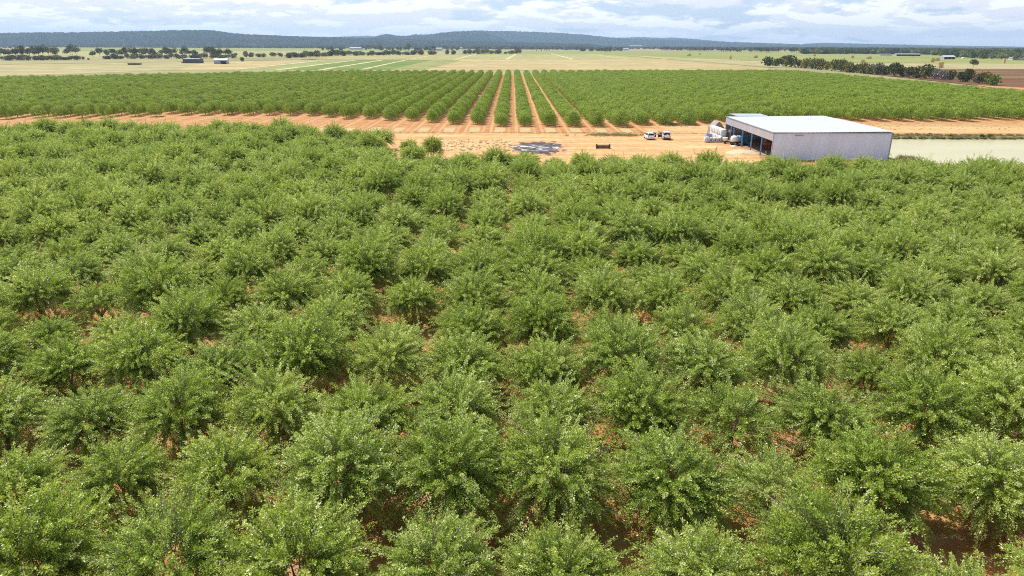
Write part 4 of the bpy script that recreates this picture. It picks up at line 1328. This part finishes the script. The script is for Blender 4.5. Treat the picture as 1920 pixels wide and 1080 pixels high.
# ------------------------------------------------------------------ bulk bags and tanks beside the shed
def bag(name, label, loc, s, group, dark_square=False, cat='bag'):
    b = thing(name, label, cat, loc, random.uniform(-.08, .08), group)
    a_ = s / 2
    rings = []
    for z, k in ((.0, .90), (.08, 1.0), (.35, 1.05), (.7, 1.04), (.93, .98), (1.0, .86)):
        r_ = []
        for i in range(16):
            an = i * 2 * math.pi / 16
            c_, s_ = math.cos(an), math.sin(an)
            p_ = (abs(c_) ** 5 + abs(s_) ** 5) ** (-1 / 5)
            r_.append((a_ * k * c_ * p_, a_ * k * s_ * p_, z * s * 1.08))
        rings.append(r_)
    mb = MB(); mb.loft(rings); mb.build('sack', M['bag'], b, smooth=True)
    for sx in (-1, 1):
        for sy in (-1, 1):
            mb = MB(); z = s * 1.04
            mb.tube([(sx * a_ * .7, sy * a_ * .7, z), (sx * a_ * .78, sy * a_ * .5, z + .16), (sx * a_ * .7, sy * a_ * .25, z)], [.02, .02, .02], 4)
            mb.build('loop', M['bagloop'], b)
    if dark_square:
        mb = MB(); mb.box((-.02, -a_ * 1.06, s * .55), (s * .34, .04, s * .36)); mb.build('dark_panel', M['bagloop'], b)
    return b
pos_w = ['nearest', 'second', 'third', 'fourth', 'fifth', 'sixth', 'farthest']
for t_ in range(2):
    for i in range(7):
        bag('bulk_bag', f'white bulk bag, {pos_w[i]} in the {"lower" if t_ == 0 else "upper"} tier beside the shed corner', (48.9 + random.uniform(-.06, .06), 161.6 + i * 1.36, t_ * 1.42), 1.28, 'white bulk bags stacked by the shed')
for i in range(4):
    bag('bulk_bag', f'small white sack with a dark square panel, {["leftmost", "second from left", "third from left", "rightmost"][i]} in the front row', (44.9 + i * .98, 160.3 + .1 * i, 0), .96 if i else 1.15, 'small white sacks in the front row', i > 0)
# blue crate
cr = thing('blue_crate', 'blue crate standing behind the leftmost small white sack', 'crate', (46.0, 162.9, 0), R(5))
mb = MB()
mb.box((0, 0, .06), (1.2, 1.0, .12)); mb.build('base', M['bluepoly'], cr)
for dx, dy, sx, sy in ((0, -.5, 1.2, .05), (0, .5, 1.2, .05), (-.58, 0, .05, .94), (.58, 0, .05, .94)):
    mb = MB(); mb.box((dx, dy, .86), (sx, sy, 1.45)); mb.build('side', M['blue'], cr)
# grey tarp heap
tp = MB()
tp.loft([[(-1.6, y, 0), (1.6, y, 0), (1.5, y, 1.9 + .1 * math.sin(y)), (.2, y, 3.3), (-.2, y, 3.25), (-1.5, y, 1.8)] for y in (-2, -1, 0, 1, 2.2)])
o = tp.build('covered_stack', simple('grey_tarp', (.27, .25, .22), .8, vary=.15, scale=1.5), loc=(51.2, 175.2, 0), bevel=.06)
tag(o, 'stack under a grey tarpaulin behind the white bulk bags', 'stack')

# tank trailer, half white, half blue
tt = thing('tank_trailer', 'white and blue tank trailer with ochre wheels at the open side of the shed', 'trailer', (50.3, 155.4, 0), R(8))
mb = MB(); mb.tube([(-1.35, 0, 1.42), (-1.2, 0, 1.42), (-.7, 0, 1.42), (.25, 0, 1.42)], [.45, .68, .76, .76], 20); mb.build('tank', M['poly'], tt, smooth=True)
mb = MB(); mb.tube([(.25, 0, 1.42), (.7, 0, 1.40), (1.15, 0, 1.38), (1.3, 0, 1.38)], [.755, .74, .66, .45], 20); mb.build('tank_end', M['bluepoly'], tt, smooth=True)
mb = MB(); mb.box((0, -.45, .58), (2.9, .1, .14)); mb.box((0, .45, .58), (2.9, .1, .14)); mb.box((-1.3, 0, .58), (.1, .8, .12)); mb.box((1.3, 0, .58), (.1, .8, .12)); mb.build('frame', M['black'], tt)
for x in (-.75, .35):
    for y in (-.72, .72):
        w0 = MB(); w0.tube([(x, y - .14, .42), (x, y - .11, .42), (x, y + .11, .42), (x, y + .14, .42)], [.36, .42, .42, .36], 18)
        wh = w0.build('wheel', M['tyre'], tt)
        w1 = MB(); w1.tube([(x, y - .155, .42), (x, y + .155, .42)], [.25, .25], 12); w1.build('rim', M['brownrim'], wh)
mb = MB(); mb.tube([(-.4, 0, 2.14), (-.4, 0, 2.30)], [.2, .2], 12); mb.build('lid', M['black'], tt)
bt = thing('blue_tank', 'teal-blue box tank just behind the tank trailer', 'tank', (52.4, 156.2, 0))
mb = MB(); mb.box((0, 0, 1.05), (1.2, 1.3, 1.5)); mb.build('tank', simple('teal_paint', (.02, .20, .30), .5), bt, bevel=.12)
mb = MB(); mb.box((0, 0, .15), (1.1, 1.1, .3)); mb.build('stand', M['black'], bt)
# small white spreader
sp = thing('spreader', 'small white hopper spreader left of the tank trailer', 'spreader', (48.6, 158.4, 0), R(-12))
rings = []
for z, r_ in ((.45, .18), (.75, .5), (1.25, .62), (1.32, .6)):
    rings.append([(r_ * math.cos(i * math.pi / 7), r_ * math.sin(i * math.pi / 7), z) for i in range(14)])
mb = MB(); mb.loft(rings); mb.build('hopper', M['poly'], sp, smooth=False)
mb = MB(); mb.box((0, 0, .42), (1.0, .5, .1)); mb.box((.6, 0, .40), (.6, .08, .08)); mb.build('frame', M['black'], sp)
for y in (-.42, .42):
    w0 = MB(); w0.tube([(0, y - .08, .28), (0, y + .08, .28)], [.28, .28], 14); w0.build('wheel', M['tyre'], sp)
mb = MB(); mb.box((0, 0, .09), (1.15, 1.5, .16), taper=.95)
o = mb.build('white_pallet', M['poly'], loc=(49.1, 153.2, 0), rot=(0, 0, .3), bevel=.02)
tag(o, 'flat white pallet lying in front of the tank trailer', 'pallet')
# white auger standing against the far column
au = thing('auger', 'tall white auger leaning by the far corner column of the shed', 'auger', (51.4, 164.2, 0))
mb = MB(); mb.tube([(0, 0, 0), (.1, 0, 2), (.18, 0, 4.2)], [.13, .13, .13], 10); mb.build('pipe', M['poly'], au, smooth=True)
rings = [[(r_ * math.cos(i * math.pi / 6), r_ * math.sin(i * math.pi / 6), z) for i in range(12)] for z, r_ in ((1.5, .2), (2.0, .42), (2.4, .42))]
mb = MB(); mb.loft(rings); mb.build('hopper', M['poly'], au)
# tractor inside the shed
tr_ = thing('tractor', 'red tractor parked in the dark inside of the shed', 'tractor', (56.0, 149.0, 0), R(75))
mb = MB(); mb.loft([rrect(.3, .36, .75, 1.45, .1), rrect(1.5, .34, .75, 1.40, .1), rrect(1.85, .26, .8, 1.25, .1)]); mb.build('bonnet', M['red'], tr_, bevel=.01)
mb = MB()
for sx in (-.55, .55):
    for sy in (-.95, .35): mb.box((sx, sy, 1.95), (.07, .07, 1.3))
mb.build('cab_frame', M['black'], tr_)
mb = MB(); mb.box((0, -.3, 2.66), (1.35, 1.55, .12)); mb.build('cab_roof', M['red'], tr_, bevel=.04)
mb = MB(); mb.box((0, -.35, .95), (1.1, 1.5, .55)); mb.build('chassis', M['black'], tr_, bevel=.04)
mb = MB(); mb.box((0, -.5, 1.35), (.5, .45, .14)); mb.box((0, -.72, 1.65), (.5, .1, .5)); mb.build('seat', M['black'], tr_, bevel=.03)
mb = MB(); mb.tube([(.2, 1.1, 1.4), (.2, 1.1, 2.2)], [.04, .04], 8); mb.build('exhaust', M['black'], tr_)
for s_ in (-1, 1):
    wheel(tr_, s_ * .82, -.75, .78, .42, M['red']); wheel(tr_, s_ * .68, 1.35, .44, .28, M['red'])
    mb = MB(); mb.box((s_ * .82, -.75, 1.62), (.46, 1.1, .06)); mb.build('mudguard', M['red'], tr_, bevel=.02)
# harvest bins in the shed
for i, (x, y, h, mk_, lb) in enumerate(((61, 140, 1.1, 'blue', 'blue harvest bin in the shade near the front of the shed'), (58.5, 158, 2.0, 'brownrim', 'ochre stack of bins against the back of the shed'), (65, 150, 1.4, 'galv', 'grey steel bin deep inside the shed'))):
    b_ = thing('harvest_bin', lb, 'bin', (x, y, 0), .1 * i)
    for dx, dy, sx, sy in ((0, -.7, 2.0, .06), (0, .7, 2.0, .06), (-.97, 0, .06, 1.34), (.97, 0, .06, 1.34)):
        mb = MB(); mb.box((dx, dy, .1 + h / 2), (sx, sy, h)); mb.build('side', M[mk_], b_)
    mb = MB(); mb.box((0, 0, .14), (1.8, 1.2, .08)); mb.build('base', M[mk_], b_)
# dark roller at the yard edge
rl = thing('field_roller', 'low dark roller half hidden behind the orchard at the yard edge', 'roller', (19.6, 149.5, 0), R(3))
mb = MB(); mb.tube([(-1.3, 0, .45), (1.3, 0, .45)], [.36, .36], 18); mb.build('drum', simple('rusty_steel', (.16, .10, .06), .8, vary=.3), rl, smooth=False)
for x in (-1.42, 1.42):
    mb = MB(); mb.tube([(x - .1, 0, .5), (x + .1, 0, .5)], [.5, .5], 18); mb.build('wheel', M['tyre'], rl)
mb = MB(); mb.box((0, .6, .55), (2.9, .1, .1)); mb.box((-1.2, .3, .55), (.08, .7, .08)); mb.box((1.2, .3, .55), (.08, .7, .08)); mb.box((0, 1.1, .5), (.1, 1.0, .1)); mb.build('frame', M['black'], rl)
# pale gravel heap in front of the open side
def heap(name, loc, rx, ry, h, m, label, seed):
    rs = random.Random(seed); mb = MB(); rings = []
    for j in range(9):
        f = j / 8
        rings.append([((rx * (1 - f) ** .8 + .01) * math.cos(i * 2 * math.pi / 28) * rs.uniform(.93, 1.07), (ry * (1 - f) ** .8 + .01) * math.sin(i * 2 * math.pi / 28) * rs.uniform(.93, 1.07), h * f ** .9 + rs.uniform(-.05, .05) * (j > 0) - .05 * (j == 0)) for i in range(28)])
    mb.loft(rings, cap=False); o = mb.build(name, m, loc=loc, smooth=True)
    return tag(o, label, 'heap')
heap('gravel_heap', (48.0, 143.5, 0), 3.6, 2.6, .8, simple('pale_gravel', (.55, .43, .27), .95, vary=.2, scale=2.5, bump=.1), 'pale sandy gravel heap in front of the shed opening', 3)
# small white pump box by the dam
pb = thing('pump_box', 'small white pump box at the edge of the dam right of the shed', 'box', (77.6, 129.0, 0), .2)
mb = MB(); mb.box((0, 0, .55), (1.5, .7, .8)); mb.build('housing', M['poly'], pb, bevel=.05)
mb = MB(); mb.box((0, 0, .98), (1.6, .8, .06)); mb.build('lid', M['white'], pb)
mb = MB(); mb.tube([(.7, 0, .3), (1.6, .3, .2), (2.6, .8, -.4)], [.06, .06, .06], 8); mb.build('hose', M['black'], pb, smooth=True)

# ------------------------------------------------------------------ far buildings
M['dkwall'] = simple('dark_shed_wall', (.085, .095, .11), .7)
M['paleroof'] = simple('pale_roof', (.42, .47, .52), .5)
M['shedwall'] = simple('pale_blue_grey_wall', (.34, .40, .46), .6)
M['housewall'] = simple('house_wall', (.48, .48, .48), .8)
M['bay_shade'] = simple('painted_bay_shade', (.02, .02, .02), .9)  # near-black colour painted in for the shade inside open bays

def farm_shed(name, label, px0, px1, pyb, hpx, depth_m, wallm, roofm, bays=3, rise=.15, open_front=False, rz=0, part='roller_door'):
    a = Vector(at(px0, pyb)); b = Vector(at(px1, pyb)); c = (a + b) / 2
    k = c.y / 1280; W_ = (b - a).length; H_ = hpx * k
    o = thing(name, label, 'building', (c.x, c.y, 0), rz)
    w_ = W_ / 2
    # walls
    mb = MB()
    mb.box((0, depth_m, H_ * .42), (W_, .2, H_ * .84)); mb.build('wall', wallm, o)
    for s_ in (-1, 1):
        mb = MB(); mb.box((s_ * (w_ - .1), depth_m / 2, H_ * .42), (.2, depth_m - .25, H_ * .84)); mb.build('wall', wallm, o)
    if not open_front:
        mb = MB(); mb.box((0, 0, H_ * .42), (W_, .2, H_ * .84)); mb.build('wall', wallm, o)
    for i in range(bays + 1):
        x = -w_ + W_ * i / bays
        mb = MB(); mb.box((x * .995, -.2, H_ * .42), (.35, .25, H_ * .84)); mb.build('post', roofm, o)
    for i in range(bays):
        x = -w_ + W_ * (i + .5) / bays
        mb = MB(); mb.box((x, -.14, H_ * .36), (W_ / bays * .82, .06, H_ * .68)); mb.build(part, M['bay_shade'] if open_front else wallm, o)  # open fronts get solid panels coloured as the shade behind them
    mb = MB()
    e = .4
    z0_ = H_ * .84
    prof = [(-e, z0_), (depth_m / 2, z0_ + H_ * rise), (depth_m + e, z0_), (depth_m + e, z0_ - .15), (-e, z0_ - .15)]
    vs = [(x, y, z) for x in (-w_ - e, w_ + e) for y, z in prof]
    mb.add(vs, [(0, 1, 2, 3, 4), (9, 8, 7, 6, 5)] + [(i, 5 + i, 5 + (i + 1) % 5, (i + 1) % 5) for i in range(5)])
    mb.build('roof', roofm, o)
    return o
farm_shed('farm_shed', 'dark grey three-bay shed in the dry paddock on the left', 343, 374, 118.6, 8.6, 13, M['dkwall'], simple('blue_grey_roof', (.16, .20, .25), .6), 3, .12)
farm_shed('farm_shed', 'pale blue-grey shed with dark open end in front of the bright bush', 402, 426, 120, 7.8, 12, M['shedwall'], M['paleroof'], 2, .35, rz=R(12))
x, y = at(419.5, 120.2)
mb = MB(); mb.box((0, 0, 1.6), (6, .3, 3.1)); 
o = mb.build('bay_shade_panel', M['bay_shade'], loc=(x, y - .6, 0)); tag(o, 'dark-painted panel for the shade in the open right end of the pale shed', 'panel')  # solid slab, its dark colour stands for shade in the open end
x, y = at(253, 121.6)
lg = thing('log_pile', 'dark pile of logs lying in the left paddock', 'log pile', (x, y, 0), R(4))
for i in range(12):
    zz_ = .5 + .75 * (i // 6); xx = (i % 6 - 2.5) * 1.9 + random.uniform(-.4, .4)
    mb = MB(); mb.tube([(xx - 2.2, random.uniform(-.5, .5), zz_), (xx + 2.2, random.uniform(-.5, .5), zz_ + random.uniform(-.2, .3))], [.5, .4], 8); mb.build('log', simple('dark_log', (.05, .035, .03), .9), lg)
farm_shed('greenhouse', 'long white greenhouse far left of centre', 656, 677, 93.0, 3.6, 16, M['housewall'], simple('glasshouse_roof', (.60, .72, .70), .4), 5, .2)
farm_shed('farmhouse', 'small white house behind the centre-left hedge', 813, 828, 94.8, 4.2, 12, M['housewall'], M['paleroof'], 3, .3, part='window')
farm_shed('farmhouse', 'tiny white house right of the first white house', 864, 871, 92.4, 3.0, 10, M['housewall'], M['housewall'], 2, .3, part='window')
farm_shed('farmhouse', 'small white house among trees just left of the centre plain', 1001, 1014, 91.6, 2.6, 12, M['housewall'], M['paleroof'], 3, .3, part='window')
farm_shed('farmhouse', 'small white house in front of the far green tree line', 1170, 1178, 94.2, 3.0, 10, M['housewall'], M['paleroof'], 2, .3, part='window')
farm_shed('farmhouse', 'white farm sheds at the foot of the far right rise', 1186, 1198, 84.9 + 4.5, 3.6, 14, M['housewall'], M['paleroof'], 3, .3, part='window')
farm_shed('farm_shed', 'long low pale sheds far right of centre', 1322, 1360, 91.6, 2.2, 14, M['housewall'], M['paleroof'], 8, .2)
farm_shed('farm_shed', 'long white-roofed shed with dark open bays on the right', 1684, 1722, 105.2, 3.8, 12, M['shedwall'], M['housewall'], 5, .25, open_front=True, part='bay_shade_panel')
farm_shed('farm_shed', 'grey low shed left of the long white-roofed shed', 1652, 1670, 104.2, 2.8, 10, M['shedwall'], M['shedwall'], 3, .2)
farm_shed('farmhouse', 'white-roofed farmhouse with dark verandah at the right', 1771, 1789, 111.3, 5.2, 12, M['shedwall'], M['housewall'], 3, .45, open_front=True, part='verandah_shade_panel')
farm_shed('farmhouse', 'white-walled house at the right edge of the picture', 1900, 1921, 113.0, 4.4, 12, M['housewall'], M['paleroof'], 4, .35, part='window')
x, y = at(1805, 110.6)
wt = thing('water_tank', 'small pale dome tank right of the farmhouse', 'tank', (x, y, 0))
mb = MB(); mb.tube([(0, 0, 0), (0, 0, 2.4), (0, 0, 3.0), (0, 0, 3.3)], [2.4, 2.4, 1.6, .3], 16); mb.build('tank', M['poly'], wt, smooth=False)
mb = MB(); mb.box((0, 0, 3.4), (.6, .6, .2)); mb.build('lid', M['galv'], wt)

# ------------------------------------------------------------------ hay stacks
def hay_material():
    m, t, b, o = mat('hay')
    pos = t.new('ShaderNodeTexCoord').outputs['Object']
    n = t.noise(pos, 2.2, 5, .7)
    oi = t.new('ShaderNodeObjectInfo').outputs['Random']
    c = t.mix(t.smooth(n, .3, .7), (.46, .28, .10), (.66, .46, .20))
    t.put(b.inputs['Base Color'], t.mix(t.math('MULTIPLY', oi, .5), c, (.68, .50, .25)))
    b.inputs['Roughness'].default_value = 1
    return m
M['hay'] = hay_material()
bale = MB(); bale.box((0, 0, .6), (2.4, 1.2, 1.2))
bale_me = bale.mesh('bale', M['hay'])
hay = [(1292, 104.6, 3, 3, 1, 'tall leaning hay stack, leftmost in the green field'), (1312, 102.2, 2, 2, 1, 'small hay stack just right of the leftmost stack'),
       (1369, 111.2, 1, 4, 1, 'narrow upright hay stack standing alone in the green field'), (1416, 108.8, 3, 3, 1, 'wide hay stack left of the dark hedge'),
       (1427, 104.5 + 3.3, 1, 2, 0, ''), (1479, 107.5, 4, 3, 1, 'broad hay stack directly above the left part of the hedge'), (1527, 105.8, 2, 3, 1, 'hay stack above the hedge, right of the broad one'),
       (1598, 109.2, 2, 3, 1, 'hay stack between the hedge and the woods'), (1629, 110.8, 3, 3, 1, 'blocky hay stack right of middle of the green field'),
       (1617, 115.8, 2, 2, 1, 'low hay stack just above the hedge top'), (1747, 116.8, 2, 4, 1, 'tall hay stack with a second one leaning on it'), (1756, 114, 3, 3, 1, 'long hay stack right behind the tall one'),
       (1762, 127.4, 2, 4, 1, 'square hay stack on the straw strip, nearest of all'), (1882, 118.6, 1, 4, 1, 'single upright hay stack at the far right')]
for px, py, nx_, nz_, on, lb in hay:
    if not on: continue
    x, y = at(px, py)
    h = thing('hay_stack', lb, 'hay stack', (x, y, 0), random.uniform(-.5, .5), 'hay stacks in the right field')
    for i in range(nx_):
        for j in range(nz_):
            if j == nz_ - 1 and nx_ > 2 and i == 0: continue
            for q_ in range(2):
                b_ = link('bale', bale_me, h, ((i - (nx_ - 1) / 2) * 2.42 + random.uniform(-.25, .25), q_ * 1.24 - .6 + random.uniform(-.1, .1), j * 1.21 + .01), (0, 0, random.uniform(-.08, .08)))
    h.scale = (1.1, 1.2, 1.25); h.rotation_euler.x = random.uniform(-.03, .03)

# small dark cattle-sized bushes on the centre plain
for px, py in ((1006, 95.7), (1015.5, 95.5), (1025, 95.6), (1029.5, 95.6)):
    x, y = at(px, py)
    plain_tree('small_bush', x, y, 3.2, 2.6, 'scrub', f'tiny dark bush on the far green plain, {nth([1006, 1015.5, 1025, 1029.5].index(px))} from left', 'tiny bushes on the far green plain')

# ------------------------------------------------------------------ haze
HAZE = 6.0e-5
m = bpy.data.materials.new('haze'); m.use_nodes = True; m.node_tree.nodes.clear()
t = NT(m.node_tree)
out = t.new('ShaderNodeOutputMaterial'); pv = t.new('ShaderNodeVolumePrincipled')
pv.inputs['Color'].default_value = (.50, .73, 1.0, 1); pv.inputs['Density'].default_value = HAZE
pv.inputs['Anisotropy'].default_value = 0.2
t.l.new(pv.outputs[0], out.inputs['Volume'])
mb = MB(); mb.box((0, 9200, 199), (34000, 20800, 402))
o = mb.build('haze', m); tag(o, 'thin bluish summer haze over the plain', kind='stuff')
print('tris ready')
